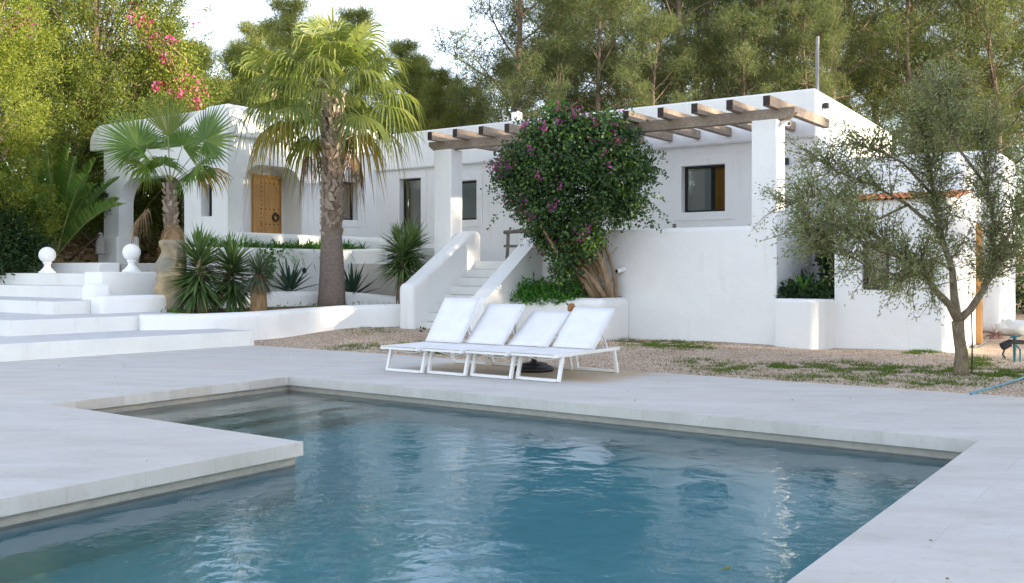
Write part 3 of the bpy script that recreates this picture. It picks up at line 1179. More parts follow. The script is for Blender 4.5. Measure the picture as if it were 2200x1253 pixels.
soft_wall("bed_wall", "long low curving white wall in front of the palm bed beside the entrance steps",
          [(-16.98, 11.3), (-16.42, 12.3), (-16.25, 13.5), (-16.42, 15.0), (-16.25, 16.2), (-15.7, 17.0), (-14.95, 17.5)], 0.36, -0.1,
          [0.58, 0.575, 0.58, 0.60, 0.63, 0.65, 0.66])
soft_wall("bed_wall", "undulating low white wall behind the fan palm trunk inside the bed",
          [(-18.95, 13.7), (-18.75, 15.0), (-18.4, 16.4), (-17.95, 17.7), (-17.0, 18.2), (-15.9, 18.1), (-15.0, 17.85)], 0.32, 0.1,
          [0.86, 0.90, 0.93, 0.90, 0.82, 0.74, 0.68])
soft_wall("planter_wall", "tall rounded white planter wall behind the fan palm with a small round lamp set in it",
          [(-19.2, 13.9), (-19.3, 15.2), (-19.35, 17.0), (-19.35, 18.6), (-19.25, 19.6)], 0.36, 0.1, [1.97, 2.0, 2.0, 2.0, 2.02])
soft_wall("planter_wall", "upper white wall with green strip plants growing in front of the studded door",
          [(-19.75, 15.9), (-20.2, 16.4), (-20.25, 17.4), (-20.2, 18.8), (-19.9, 20.2), (-19.0, 20.6)], 0.3, 1.0, [2.36, 2.42, 2.42, 2.41, 2.40, 2.35])

# soil of the beds
mb = MB()
bed = [(-16.6, 11.6), (-16.3, 13.0), (-16.4, 15.0), (-16.25, 16.2), (-15.7, 17.0), (-15.1, 17.5), (-15.1, 19.3), (-19.2, 19.4), (-19.2, 12.4), (-17.6, 11.9)]
mb.prism(bed, 0.0, [0.50, 0.50, 0.51, 0.52, 0.53, 0.54, 0.6, 0.6, 0.56, 0.52])
struct(recalc(mb.build("planting_bed", M['soil'])))
mb = MB()
mb.box(-20.2, -19.25, 14.3, 19.9, 1.0, 1.93)
struct(mb.build("planting_strip", M['soil']))

# ------------------------------------------------------------------ broad entrance steps at the left
es = thing("entrance_steps", "broad stepped white platforms rising to the porch beside the palm bed", "steps", W(-17, 11, 0))
lev = [(-14.98, -9.0, 12.46, 0.28), (-16.86, 8.9, 12.43, 0.56), (-18.72, 10.55, 12.40, 0.82), (-20.06, 12.0, 14.6, 1.09), (-20.08, 12.55, 14.62, 1.37)]
for (pk, q0, q1, z) in lev:
    mb = MB()
    pts = [(-30.5, q0), (pk - 0.45 * (q0 < 0), q0), (pk, q1), (-30.5, q1)]
    if q0 < 0:
        pts = [(-30.5, -7.9), (-17.2, -7.9), (-15.55, 7.6), (pk, q1), (-30.5, q1)]
    if pk == -16.86:
        pts = [(-30.5, q0), (-17.2, q0), (pk, q1), (-30.5, q1)]
    n = len(pts)
    mb.prism(pts, -0.02, z)
    # grey painted tread
    mb.m = [1 if i == 1 else 0 for i in range(len(mb.f))]
    mb.build("step", [M['step'], M['tread']], es, bevel=0.012, seg=2)
mb = MB()
mb.box(-20.062, -19.42, 12.0, 14.62, 0.3, 1.405)
mb.build("side_wall", M['stucco'], es, bevel=0.03)
mb = MB()
mb.box(-19.46, -18.98, 11.55, 11.99, 0.6, 1.16)
mb.build("newel", M['stucco'], es, bevel=0.12, seg=5)
mb = MB()
mb.box(-18.74, -18.30, 11.32, 12.9, 0.3, 0.915)
mb.build("end_wall", M['stucco'], es, bevel=0.09, seg=4)
mb = MB()
mb.box(-26.2, -22.6, 13.9, 14.5, 1.3, 1.63)
mb.build("kerb", M['stucco'], es, bevel=0.03)
mb = MB()
mb.box(-22.58, -20.1, 14.52, 14.545, 1.3, 1.60)
mb.build("riser", M['concrete'], es)

# finial globes on the steps
fin = thing("globe_finial", "white globe finial on a moulded foot beside the stone head", "finial", W(-19.74, 12.95, 1.405), "globe finials on the entrance steps")
mb = MB()
pr = [(0.20, 0.0), (0.20, 0.035), (0.165, 0.05), (0.13, 0.09), (0.085, 0.14), (0.07, 0.20), (0.085, 0.225), (0.10, 0.235), (0.10, 0.26), (0.08, 0.275)]
mb.lathe(fin.location, pr, 20)
mb.build("foot", M['stucco'], fin, smooth=True)
mb = MB()
mb.lathe(fin.location, [(0.02, 0.262)] + [(0.195 * math.sin(t), 0.44 - 0.195 * math.cos(t)) for t in [0.25 + (math.pi - 0.27) * k / 14 for k in range(15)]], 24)
mb.build("globe", M['stucco'], fin, smooth=True)
dup(fin, W(-22.9, 12.75, 1.37), label="white globe finial standing alone in front of the rubble bank")

# ------------------------------------------------------------------ sun loungers
P1 = G(830, 797)
P2 = G(1212, 822)
row = (P2 - P1)
row.z = 0
pitch = row.length / 4
row.normalize()
LA = math.radians(-36)
hx, hy = Vector((math.cos(LA), math.sin(LA), 0)), Vector((-math.sin(LA), math.cos(LA), 0))


def m_sling():
    m, nt, out = mat_new('white_mesh_fabric')
    v = coords(nt, (1, 1, 1), (0, 0, -LA))
    w = nd(nt, "ShaderNodeTexWave", Scale=55.0)
    nt.links.new(v, w.inputs['Vector'])
    n = noise(nt, v, 5, 4)
    c = ramp(nt, n, [(0.3, (0.74, 0.74, 0.745)), (0.7, (0.80, 0.80, 0.80))])
    pbr(nt, out, c, 0.8, 0.15, bump(nt, w.outputs['Fac'], 0.15, 0.004))
    return m


M['sling'] = m_sling()
LN = ["leftmost white sun lounger, its backrest steepest", "second white sun lounger from the stairs, backrest half raised",
      "white sun lounger before the umbrella base, backrest lowest of the four", "rightmost white sun lounger, nearest the camera"]
for k, beta in enumerate((54, 45, 36, 42)):
    Wd = pitch - 0.02
    o = P1 + row * (pitch * k) - hy * 0.12
    o.z = 0
    lo = thing("sun_lounger", LN[k], "sun lounger", tuple(o), "sun loungers in a row on the pool deck", LA)
    # everything below is in the lounger's own axes: x across, y from foot to head
    lmb = lambda: MB()

    def lbuild(m, name, mat, par=lo, **kw):
        par_loc = Vector((0, 0, 0))
        me_o = m.build(name, mat, None, **kw)
        me_o.parent = par
        return me_o

    ZS = 0.355
    fr = lmb()
    for x in (0.0, Wd - 0.035):
        fr.lbox(x, x + 0.035, 0.0, 1.66, ZS - 0.035, ZS + 0.012)
    fr.lbox(0.035, Wd - 0.035, 0.0, 0.03, ZS - 0.03, ZS + 0.005)
    fr.lbox(0.035, Wd - 0.035, 1.63, 1.66, ZS - 0.03, ZS + 0.005)
    fr.lbox(0.035, Wd - 0.035, 0.93, 0.955, ZS - 0.03, ZS - 0.005)
    lbuild(fr, "frame", M['metalwhite'], bevel=0.006, seg=2)
    for (yb, yt) in ((0.12, 0.21), (1.62, 1.53)):
        lg = lmb()
        for x in (0.022, Wd - 0.022):
            lg.bar((x, yb, 0.004), (x, yt, ZS - 0.034), 0.042, 0.05, (0, 1, 0))
        lg.bar((0.044, yb, 0.026), (Wd - 0.044, yb, 0.026), 0.05, 0.04)
        lbuild(lg, "leg", M['metalwhite'], bevel=0.004, seg=1)
    # sagging strap under the foot end
    sg = lmb()
    for y in (0.24,):
        pts = [(0.03 + (Wd - 0.06) * t, y, ZS - 0.03 - 0.055 * math.sin(math.pi * t)) for t in [i / 10 for i in range(11)]]
        sg.tube(pts, 0.010, 6)
    lbuild(sg, "strap", M['metalwhite'], smooth=True)
    se = lmb()
    nx_, ny_ = 6, 8
    vs = []
    for j in range(ny_ + 1):
        for i in range(nx_ + 1):
            x = 0.012 + (Wd - 0.024) * i / nx_
            y = -0.012 + 0.975 * j / ny_
            sag = 0.036 * math.sin(math.pi * i / nx_) * math.sin(math.pi * j / ny_)
            vs.append((x, y, ZS + 0.018 - sag))
    se.add(vs, [(j * (nx_ + 1) + i, j * (nx_ + 1) + i + 1, (j + 1) * (nx_ + 1) + i + 1, (j + 1) * (nx_ + 1) + i) for j in range(ny_) for i in range(nx_)])
    so = lbuild(se, "seat", M['sling'], smooth=True)
    sm = so.modifiers.new("thick", 'SOLIDIFY')
    sm.thickness = 0.005
    b = math.radians(beta)
    cb, sb = math.cos(b), math.sin(b)
    BL = 0.80
    bf = lmb()
    tp = lambda x, t, off: (x, 0.955 + t * cb - off * sb, ZS + 0.01 + t * sb + off * cb)
    for x in (0.028, Wd - 0.028):
        bf.bar(tp(x, 0, -0.012), tp(x, BL, -0.012), 0.03, 0.03, (1, 0, 0))
    bf.bar(tp(0.043, BL - 0.015, -0.012), tp(Wd - 0.043, BL - 0.015, -0.012), 0.028, 0.028)
    lbuild(bf, "back_frame", M['metalwhite'], bevel=0.004, seg=1)
    bk = lmb()
    vs = []
    for j in range(ny_ + 1):
        for i in range(nx_ + 1):
            sag = 0.022 * math.sin(math.pi * i / nx_) * math.sin(math.pi * j / ny_)
            vs.append(tp(0.012 + (Wd - 0.024) * i / nx_, 0.01 + (BL - 0.005) * j / ny_, 0.014 - sag))
    bk.add(vs, [(j * (nx_ + 1) + i, j * (nx_ + 1) + i + 1, (j + 1) * (nx_ + 1) + i + 1, (j + 1) * (nx_ + 1) + i) for j in range(ny_) for i in range(nx_)])
    so = lbuild(bk, "backrest", M['sling'], smooth=True)
    sm = so.modifiers.new("thick", 'SOLIDIFY')
    sm.thickness = 0.005
    for x in (0.05, Wd - 0.05):
        pr_ = lmb()
        a_ = tp(x, 0.36, -0.03)
        pr_.bar(a_, (x, a_[1] + 0.16, ZS - 0.01), 0.018, 0.022, (1, 0, 0))
        lbuild(pr_, "prop", M['metalwhite'])

# parasol base behind the loungers
ub = G(1147, 797)
um = thing("parasol_base", "round black parasol base with short tube behind the loungers", "parasol base", ub)
mb = MB()
mb.lathe(ub, [(0.27, 0.0), (0.29, 0.02), (0.285, 0.055), (0.22, 0.085), (0.20, 0.09), (0.19, 0.11), (0.07, 0.13), (0.05, 0.14)], 28)
mb.build("weight", M['black'], um, smooth=True)
mb = MB()
mb.lathe(ub, [(0.04, 0.13), (0.04, 0.40), (0.046, 0.40), (0.046, 0.47), (0.03, 0.47)], 14)
mb.build("tube", M['black'], um)

# the ochre patch under the loungers is coloured in the deck material
# ------------------------------------------------------------------ lights and cameras fixed to the walls
def camera_body(loc, face, label, s=1.0):
    c = thing("security_camera", label, "camera", loc)
    loc, d = Vector(loc), Vector(face).normalized()
    m = MB()
    m.tube([loc, loc + Vector((0, 0, -0.005)) + d * 0.05], [0.05 * s, 0.035 * s], 12)
    m.build("mount", M['metalwhite'], c, smooth=False)
    m = MB()
    a = loc + d * 0.05
    m.tube([a - d * 0.02, a + d * 0.17 * s], 0.052 * s, 14)
    m.build("body", M['metalwhite'], c)
    m = MB()
    m.tube([a + d * 0.165 * s, a + d * 0.176 * s], 0.04 * s, 14)
    m.build("lens", M['black'], c)


fr_ = W(0, -1, 0)
camera_body(W(-10.28, 18.60, 1.46), fr_ + Vector((-0.75, 0, -0.28)), "white bullet camera on the wall beside the bougainvillea stems")
camera_body(W(-15.62, 21.795, 4.78), fr_ + Vector((-0.5, 0, -0.4)), "small white camera under the far end of the pergola beam", 0.9)
camera_body(W(-6.90, 18.83, 4.36), W(1, -0.5, 0) + Vector((0, 0, -0.25)), "white camera tucked under the near end of the pergola beam", 1.0)


def wall_lamp(loc, n, label, mat, w=0.11, h=0.13):
    c = thing("wall_lamp", label, "wall lamp", loc)
    n = Vector(n).normalized()
    s = n.cross(Vector((0, 0, 1)))
    m = MB()
    m.bar(Vector(loc), Vector(loc) + n * 0.02, w * 0.8, h * 0.8)
    m.build("plate", mat, c)
    m = MB()
    m.bar(Vector(loc) + n * 0.021, Vector(loc) + n * 0.12, w, h)
    m.build("shade", mat, c, bevel=0.006, seg=1)


wall_lamp(W(-7.9, FQ, 3.93), fr_, "black cube wall lamp on the facade beside the olive tree", M['black'], 0.13, 0.15)
wall_lamp(W(-26.25, 16.35, 3.62), fr_, "black box wall lamp on the porch pillar", M['black'], 0.36, 0.13)
wall_lamp(W(-7.215, 22.4, 5.2), W(1, 0, 0), "small brown lamp high on the sunlit end wall", M['brownframe'], 0.12, 0.13)
lp = thing("niche_lamp", "round white lamp set into the planter wall left of the palm trunk", "wall lamp", W(-19.17, 17.55, 1.43))
mb = MB()
ring_n = W(1, 0, 0)
mb.tube([lp.location - ring_n * 0.02, lp.location + ring_n * 0.03], [0.12, 0.10], 18)
mb.build("rim", M['metalwhite'], lp)
mb = MB()
mb.tube([lp.location + ring_n * 0.02, lp.location + ring_n * 0.034], [0.075, 0.075], 16)
mb.build("lens", M['black'], lp)

# ------------------------------------------------------------------ garden clutter
def stake(u, v, h, label):
    b = G(u, v, gz(*PQ(*G(u, v)[:2])))
    m = MB()
    m.tube([b - Vector((0, 0, .05)), b + Vector((0.005, 0.0, h * .5)), b + Vector((0, 0.01, h))], 0.011, 6)
    return b, tag(m.build("garden_stake", M['rust'], base=b), label, "stake")


stake(2088, 803, 0.9, "thin rusty stake in the grass beside the olive trunk")
b, o = stake(1673, 743, 1.07, "rusty pipe leaning by the round-fronted planter")


def hose(name, pts, r, mat, label, cat="hose"):
    m = MB()
    P = [Vector(p) for p in pts]
    out = []
    for i in range(len(P) - 1):
        a, b_, c, d = P[max(i - 1, 0)], P[i], P[i + 1], P[min(i + 2, len(P) - 1)]
        for k in range(6):
            t = k / 6
            out.append(0.5 * ((2 * b_) + (c - a) * t + (2 * a - 5 * b_ + 4 * c - d) * t * t + (3 * b_ - a - 3 * c + d) * t ** 3))
    out.append(P[-1])
    m.tube(out, r, 7)
    return tag(m.build(name, mat, base=P[0], smooth=True), label, cat)


hose("garden_hose", [G(2085, 846, 0.02), G(2110, 838, 0.03), G(2145, 829, 0.02), G(2180, 818, 0.03), G(2220, 806, 0.02), G(2300, 795, 0.02)], 0.014, M['hose'],
     "faded blue hose crossing the grass at the deck edge")
hose("garden_hose", [G(2074, 735, 0.02), G(2092, 745, 0.02), G(2112, 738, 0.02), G(2128, 722, 0.03), G(2136, 716, 0.05)], 0.014, M['steel'],
     "grey hose lying from the annex corner to the pink plant")
sp_b = G(2180, 778, 0)
sp = thing("sprinkler", "teal sprinkler on a spike with black nozzle in the gravel", "sprinkler", sp_b)
mb = MB()
mb.tube([sp_b, sp_b + Vector((0, 0, 0.36)), sp_b + Vector((0, 0, 0.42))], [0.022, 0.026, 0.034], 10)
mb.tube([sp_b + Vector((0.09, 0, 0)), sp_b + Vector((0.085, 0, 0.2)), sp_b + Vector((0.02, 0, 0.27))], 0.015, 8)
mb.tube([sp_b + Vector((-0.07, 0, 0.39)), sp_b + Vector((0.09, 0.02, 0.41))], 0.014, 8)
mb.build("spike", M['teal'], sp)
mb = MB()
mb.bar(sp_b + Vector((-0.08, 0, 0.32)), sp_b + Vector((0.14, 0.02, 0.31)), 0.07, 0.07)
mb.tube([sp_b + Vector((-0.08, 0, 0.30)), sp_b + Vector((-0.20, 0, 0.24))], [0.06, 0.065], 10)
mb.tube([sp_b + Vector((-0.16, 0, 0.2)), sp_b + Vector((-0.19, 0, 0.12)), sp_b + Vector((-0.15, 0, 0.06))], 0.014, 6)
mb.build("nozzle", M['black'], sp)

M['plastic'] = m_plain('white_plastic_sack', (0.72, 0.74, 0.72), 0.4, 0.4, 0.08, 6, 0.4)


def blob(name, c, r, mat, label, cat, seed=0, rough=0.25, parent=None, sub=3, amp_scale=2.5):
    b = bmesh.new()
    bmesh.ops.create_icosphere(b, subdivisions=sub, radius=1.0)
    from mathutils import noise as mnoise
    for v in b.verts:
        n = mnoise.noise(v.co * amp_scale + Vector((seed * 7.1, 0, 0)))
        v.co *= 1 + rough * n
        v.co = Vector((v.co.x * r[0], v.co.y * r[1], v.co.z * r[2]))
    me = bpy.data.meshes.new(name)
    b.to_mesh(me)
    b.free()
    me.materials.append(mat)
    me.polygons.foreach_set("use_smooth", [True] * len(me.polygons))
    o = bpy.data.objects.new(name, me)
    COL.objects.link(o)
    if parent:
        o.parent = parent
        o.location = Vector(c) - Vector(parent.location)
    else:
        o.location = c
        tag(o, label, cat)
    return o


bb = D(2178, 690, 22.0)
bb.z = 0.14
blob("plastic_sack", bb, (0.36, 0.28, 0.2), M['plastic'], "crumpled white sack lying on the gravel at the frame edge", "sack", 3, 0.4)
cp = D(1242, 700, 20.1)
cp.z = 0
cl = thing("clay_ornament", "two lumpy orange clay shapes on a clay stand in front of the planter", "ornament", cp)
top = D(1228, 662, cp.y)
blob("jug", top, (0.085, 0.085, 0.10), M['clay'], "", "", 1, 0.35, cl)
blob("ball", D(1248, 668, cp.y), (0.085, 0.08, 0.06), M['clay'], "", "", 2, 0.35, cl)
mb = MB()
zt = top.z - 0.07
mb.lathe(cp + Vector((-0.02, 0, 0)), [(0.13, 0), (0.15, 0.05), (0.12, zt * .5), (0.14, zt * .8), (0.20, zt), (0.05, zt + 0.01)], 18)
mb.build("stand", M['clay'], cl, smooth=True)
from mathutils import noise as mnoise
# ------------------------------------------------------------------ foliage tools
M['palm'] = m_leaf('fan_palm_green', [(0, (0.095, 0.14, 0.035)), (0.5, (0.155, 0.20, 0.05)), (1, (0.25, 0.265, 0.08))], 0.45, 0.4, 0.4)
M['palm2'] = m_leaf('young_palm_green', [(0, (0.065, 0.14, 0.028)), (0.6, (0.125, 0.215, 0.04)), (1, (0.20, 0.27, 0.055))], 0.42, 0.38, 0.45)
M['palmyel'] = m_leaf('yellowing_palm', [(0, (0.26, 0.22, 0.05)), (0.5, (0.40, 0.28, 0.05)), (1, (0.30, 0.22, 0.09))], 0.35)
M['deadpalm'] = m_leaf('dry_palm', [(0, (0.13, 0.085, 0.05)), (0.5, (0.23, 0.155, 0.095)), (1, (0.34, 0.245, 0.16))], 0.15, 0.8, 0.1)
M['petiole'] = m_plain('petiole', (0.24, 0.25, 0.09), 0.5, 0.3, 0.2)
M['yucca'] = m_leaf('yucca_green', [(0, (0.055, 0.11, 0.045)), (0.5, (0.115, 0.195, 0.07)), (1, (0.20, 0.29, 0.105))], 0.25, 0.4, 0.45)
M['rostrata'] = m_leaf('blue_grey_yucca', [(0, (0.06, 0.10, 0.065)), (0.6, (0.11, 0.155, 0.10)), (1, (0.17, 0.20, 0.12))], 0.18, 0.45, 0.4)
M['agave'] = m_leaf('agave_green', [(0, (0.02, 0.055, 0.035)), (1, (0.045, 0.095, 0.06))], 0.08, 0.4, 0.4)
M['bush'] = m_leaf('dark_bush', [(0, (0.012, 0.035, 0.014)), (0.6, (0.03, 0.065, 0.022)), (1, (0.06, 0.10, 0.03))], 0.25)
M['boug'] = m_leaf('bougainvillea_leaf', [(0, (0.02, 0.055, 0.022)), (0.5, (0.04, 0.095, 0.032)), (0.85, (0.07, 0.14, 0.035)), (0.95, (0.15, 0.24, 0.04)), (1, (0.18, 0.26, 0.06))], 0.3, 0.42, 0.4)
M['flower'] = m_leaf('purple_bracts', [(0, (0.30, 0.03, 0.27)), (0.6, (0.46, 0.05, 0.38)), (1, (0.60, 0.16, 0.42))], 0.4)
M['pink'] = m_leaf('pink_bracts', [(0, (0.48, 0.02, 0.22)), (0.6, (0.60, 0.05, 0.30)), (1, (0.62, 0.16, 0.36))], 0.4)
M['cover'] = m_leaf('ground_cover', [(0, (0.035, 0.13, 0.022)), (0.6, (0.07, 0.21, 0.035)), (1, (0.13, 0.29, 0.055))], 0.35)
M['olive'] = m_leaf('olive_leaf', [(0, (0.11, 0.145, 0.055)), (0.5, (0.19, 0.23, 0.09)), (0.85, (0.26, 0.29, 0.135)), (1, (0.38, 0.39, 0.26))], 0.25, 0.45, 0.4)
M['pine'] = m_leaf('pine_needles', [(0, (0.062, 0.09, 0.042)), (0.5, (0.10, 0.132, 0.058)), (0.9, (0.155, 0.178, 0.08)), (1, (0.22, 0.185, 0.09))], 0.42, 0.6, 0.2)
M['pinefar'] = m_leaf('distant_pine', [(0, (0.12, 0.155, 0.055)), (0.5, (0.20, 0.235, 0.075)), (1, (0.31, 0.32, 0.105))], 0.42, 0.6, 0.2)
M['juniper'] = m_leaf('juniper_sprays', [(0, (0.04, 0.072, 0.02)), (0.45, (0.11, 0.15, 0.034)), (0.92, (0.21, 0.235, 0.05)), (1, (0.25, 0.19, 0.07))], 0.45, 0.6, 0.2)
M['cypress'] = m_leaf('cypress_sprays', [(0, (0.10, 0.145, 0.026)), (0.5, (0.19, 0.235, 0.042)), (1, (0.30, 0.315, 0.062))], 0.48, 0.6, 0.2)
M['grass'] = m_leaf('grass', [(0, (0.05, 0.11, 0.015)), (0.6, (0.10, 0.17, 0.025)), (1, (0.20, 0.21, 0.06))], 0.35)
M['pinebark'] = m_bark('pine_bark', (0.085, 0.062, 0.048), (0.22, 0.165, 0.13), 7, 0.3)
M['olivebark'] = m_bark('olive_bark', (0.12, 0.095, 0.06), (0.31, 0.26, 0.185), 16, 0.4, 1.0)
M['vinebark'] = m_bark('vine_bark', (0.22, 0.15, 0.09), (0.47, 0.35, 0.23), 10, 0.25, 0.8)
M['yuccabark'] = m_bark('yucca_bark', (0.16, 0.11, 0.075), (0.36, 0.27, 0.19), 14, 1.6, 0.8)
M['thatch'] = m_bark('brown_thatch', (0.13, 0.08, 0.04), (0.40, 0.27, 0.15), 30, 0.12, 1.0)
M['palmbark'] = m_bark('grey_palm_bark', (0.15, 0.115, 0.095), (0.31, 0.25, 0.215), 10, 3.2, 0.9)
M['boot'] = m_stonemix('leaf_base_stubs', [(0, (0.20, 0.15, 0.11)), (0.5, (0.36, 0.28, 0.22)), (1, (0.50, 0.42, 0.34))], 2)


def rnd_dirs(rs, n):
    v = rs.normal(size=(n, 3))
    return v / np.linalg.norm(v, axis=1, keepdims=True)


def unit(v):
    return v / np.maximum(np.linalg.norm(v, axis=1, keepdims=True), 1e-9)


def leaf_quads(rs, pos, dirs, L, Wd, fold=0.15):
    """diamond leaves: (N*4,3) verts, (N,4) faces"""
    n = len(pos)
    L = np.broadcast_to(np.asarray(L, float), (n,))[:, None]
    Wd = np.broadcast_to(np.asarray(Wd, float), (n,))[:, None]
    side = unit(np.cross(dirs, rnd_dirs(rs, n)))
    nor = np.cross(side, dirs)
    mid = pos + dirs * L * 0.45
    v = np.stack([pos, mid + side * Wd / 2 + nor * Wd * fold, pos + dirs * L, mid - side * Wd / 2 + nor * Wd * fold], 1).reshape(-1, 3)
    return v, np.arange(n * 4).reshape(-1, 4)


def blades(rs, pos, dirs, L, Wd):
    """needle-like triangles"""
    n = len(pos)
    L = np.broadcast_to(np.asarray(L, float), (n,))[:, None]
    Wd = np.broadcast_to(np.asarray(Wd, float), (n,))[:, None]
    side = unit(np.cross(dirs, rnd_dirs(rs, n)))
    v = np.stack([pos - side * Wd / 2, pos + side * Wd / 2, pos + dirs * L], 1).reshape(-1, 3)
    return v, np.arange(n * 3).reshape(-1, 3)


def ribbons(paths, widths, fold=0.25, up=(0, 0, 1)):
    """folded strips: paths (N,K,3), widths (N,K). Returns verts and quad faces (each strip one island)"""
    N, K, _ = paths.shape
    t = np.gradient(paths, axis=1)
    t /= np.maximum(np.linalg.norm(t, axis=2, keepdims=True), 1e-9)
    upv = np.broadcast_to(np.asarray(up, float), t.shape) if np.ndim(up) == 1 else up
    s = np.cross(t, upv)
    ln = np.linalg.norm(s, axis=2, keepdims=True)
    s = np.where(ln < 1e-3, np.array([1.0, 0, 0]), s / np.maximum(ln, 1e-9))
    nrm = np.cross(s, t)
    w = widths[:, :, None] / 2
    v = np.stack([paths - s * w + nrm * w * fold, paths, paths + s * w + nrm * w * fold], 2)     # N,K,3,3
    idx = np.arange(N * K * 3).reshape(N, K, 3)
    f1 = np.stack([idx[:, :-1, 0], idx[:, :-1, 1], idx[:, 1:, 1], idx[:, 1:, 0]], -1).reshape(-1, 4)
    f2 = np.stack([idx[:, :-1, 1], idx[:, :-1, 2], idx[:, 1:, 2], idx[:, 1:, 1]], -1).reshape(-1, 4)
    return v.reshape(-1, 3), np.concatenate([f1, f2])


def join(parts):
    vs, fs, o = [], [], 0
    for v, f in parts:
        vs.append(v)
        fs.append(f + o)
        o += len(v)
    return np.concatenate(vs), np.concatenate(fs)


# ------------------------------------------------------------------ fan palms
def fan_frond(rs, base, az, el, pet, R, sag, droop, nseg=34, spread=2.35, wmul=1.0, fold=0.5, tilt=0.0):
    """one costapalmate leaf: petiole ribbon + pleated segments that hang at their tips"""
    d = np.array([math.cos(az) * math.cos(el), math.sin(az) * math.cos(el), math.sin(el)])
    tt = np.linspace(0, 1, 7)
    pp = np.array(base) + d * pet * tt[:, None] - np.array([0, 0, 1.0]) * (sag * pet * tt ** 2)[:, None]
    x = pp[-1] - pp[-2]
    x /= np.linalg.norm(x)
    y = np.cross([0, 0, 1.0], x)
    y = y / np.linalg.norm(y) if np.linalg.norm(y) > 1e-3 else np.array([0, 1.0, 0])
    if tilt:
        y = y * math.cos(tilt) + np.cross(x, y) * math.sin(tilt)
    n = np.cross(x, y)
    ph = np.linspace(-spread, spread, nseg) + rs.normal(0, 0.012, nseg)
    t = np.array([0.03, 0.2, 0.4, 0.58, 0.75, 0.9, 1.0])
    Ls = R * (0.72 + 0.28 * np.cos(ph * 0.75)) * (1 + rs.normal(0, 0.04, nseg))
    s = np.cos(ph)[:, None] * x + np.sin(ph)[:, None] * y
    s = s + n * (0.10 * np.cos(ph * 2))[:, None] - n * 0.06
    s = unit(s)
    dro = droop * (1 + rs.normal(0, 0.25, nseg))
    P = pp[-1] + s[:, None, :] * (Ls[:, None] * t)[:, :, None]
    over = np.maximum(t - 0.38, 0)
    # the free tips bend down, keeping their length
    hang = Ls[:, None] * dro[:, None] * over ** 1.5
    P[:, :, 2] -= hang
    back = np.clip(hang / Ls[:, None], 0, 0.55)
    P -= s[:, None, :] * (Ls[:, None] * back * over * 0.55)[:, :, None]
    dphi = 2 * spread / nseg
    wmax = 2 * 0.42 * math.tan(dphi / 2)
    wprof = np.array([0.09, 0.48, 0.98, 0.86, 0.55, 0.26, 0.02])
    Wd = Ls[:, None] * wmax * wprof * wmul
    upn = np.broadcast_to(n, P.shape)
    v1, f1 = ribbons(P, Wd, fold, upn)
    v2, f2 = ribbons(pp[None], np.array([[0.055, 0.045, 0.035, 0.03, 0.027, 0.025, 0.03]]), 0.4, (0, 0, 1.0))
    v, f = join([(v1, f1), (v2, f2)])
    mi = np.concatenate([np.zeros(len(f1), int), np.ones(len(f2), int)])
    return v, f, mi


def palm_trunk(mb, base, top, r0, r1, bulge=1.0):
    base, top = Vector(base), Vector(top)
    n = 14
    pts = [base.lerp(top, k / n) + Vector((0.02 * math.sin(k * .7), 0.02 * math.cos(k * .9), 0)) for k in range(n + 1)]
    rr = [r0 + (r1 - r0) * min(1, (k / n) * bulge) for k in range(n + 1)]
    mb.tube(pts, rr, 22)
    return pts, rr


def boots(mb, base, top, r0, r1, rows, per, seed, size=0.16):
    """criss-cross stubs of old leaf stalks round the trunk"""
    rg = random.Random(seed)
    base, top = Vector(base), Vector(top)
    for j in range(rows):
        t = j / rows
        c = base.lerp(top, t)
        r = r0 + (r1 - r0) * t
        for k in range(per):
            a = 2 * math.pi * (k + 0.5 * (j % 2)) / per + rg.uniform(-.12, .12)
            n = Vector((math.cos(a), math.sin(a), 0))
            s = Vector((-math.sin(a), math.cos(a), 0))
            w = size * rg.uniform(.75, 1.1)
            h = size * rg.uniform(1.0, 1.6)
            lean = s * rg.choice((-1, 1)) * size * 0.45
            o = c + n * (r * 0.93)
            out = n * size * rg.uniform(.25, .5)
            up = Vector((0, 0, 1)) * h
            vs = [o - s * w / 2, o + s * w / 2, o + lean + up + s * w * .28 + out, o + lean + up - s * w * .28 + out,
                  o - s * w / 2 + n * .035, o + s * w / 2 + n * .035, o + lean + up * .96 + s * w * .25 + out + n * .04, o + lean + up * .96 - s * w * .25 + out + n * .04]
            mb.hexa(vs)


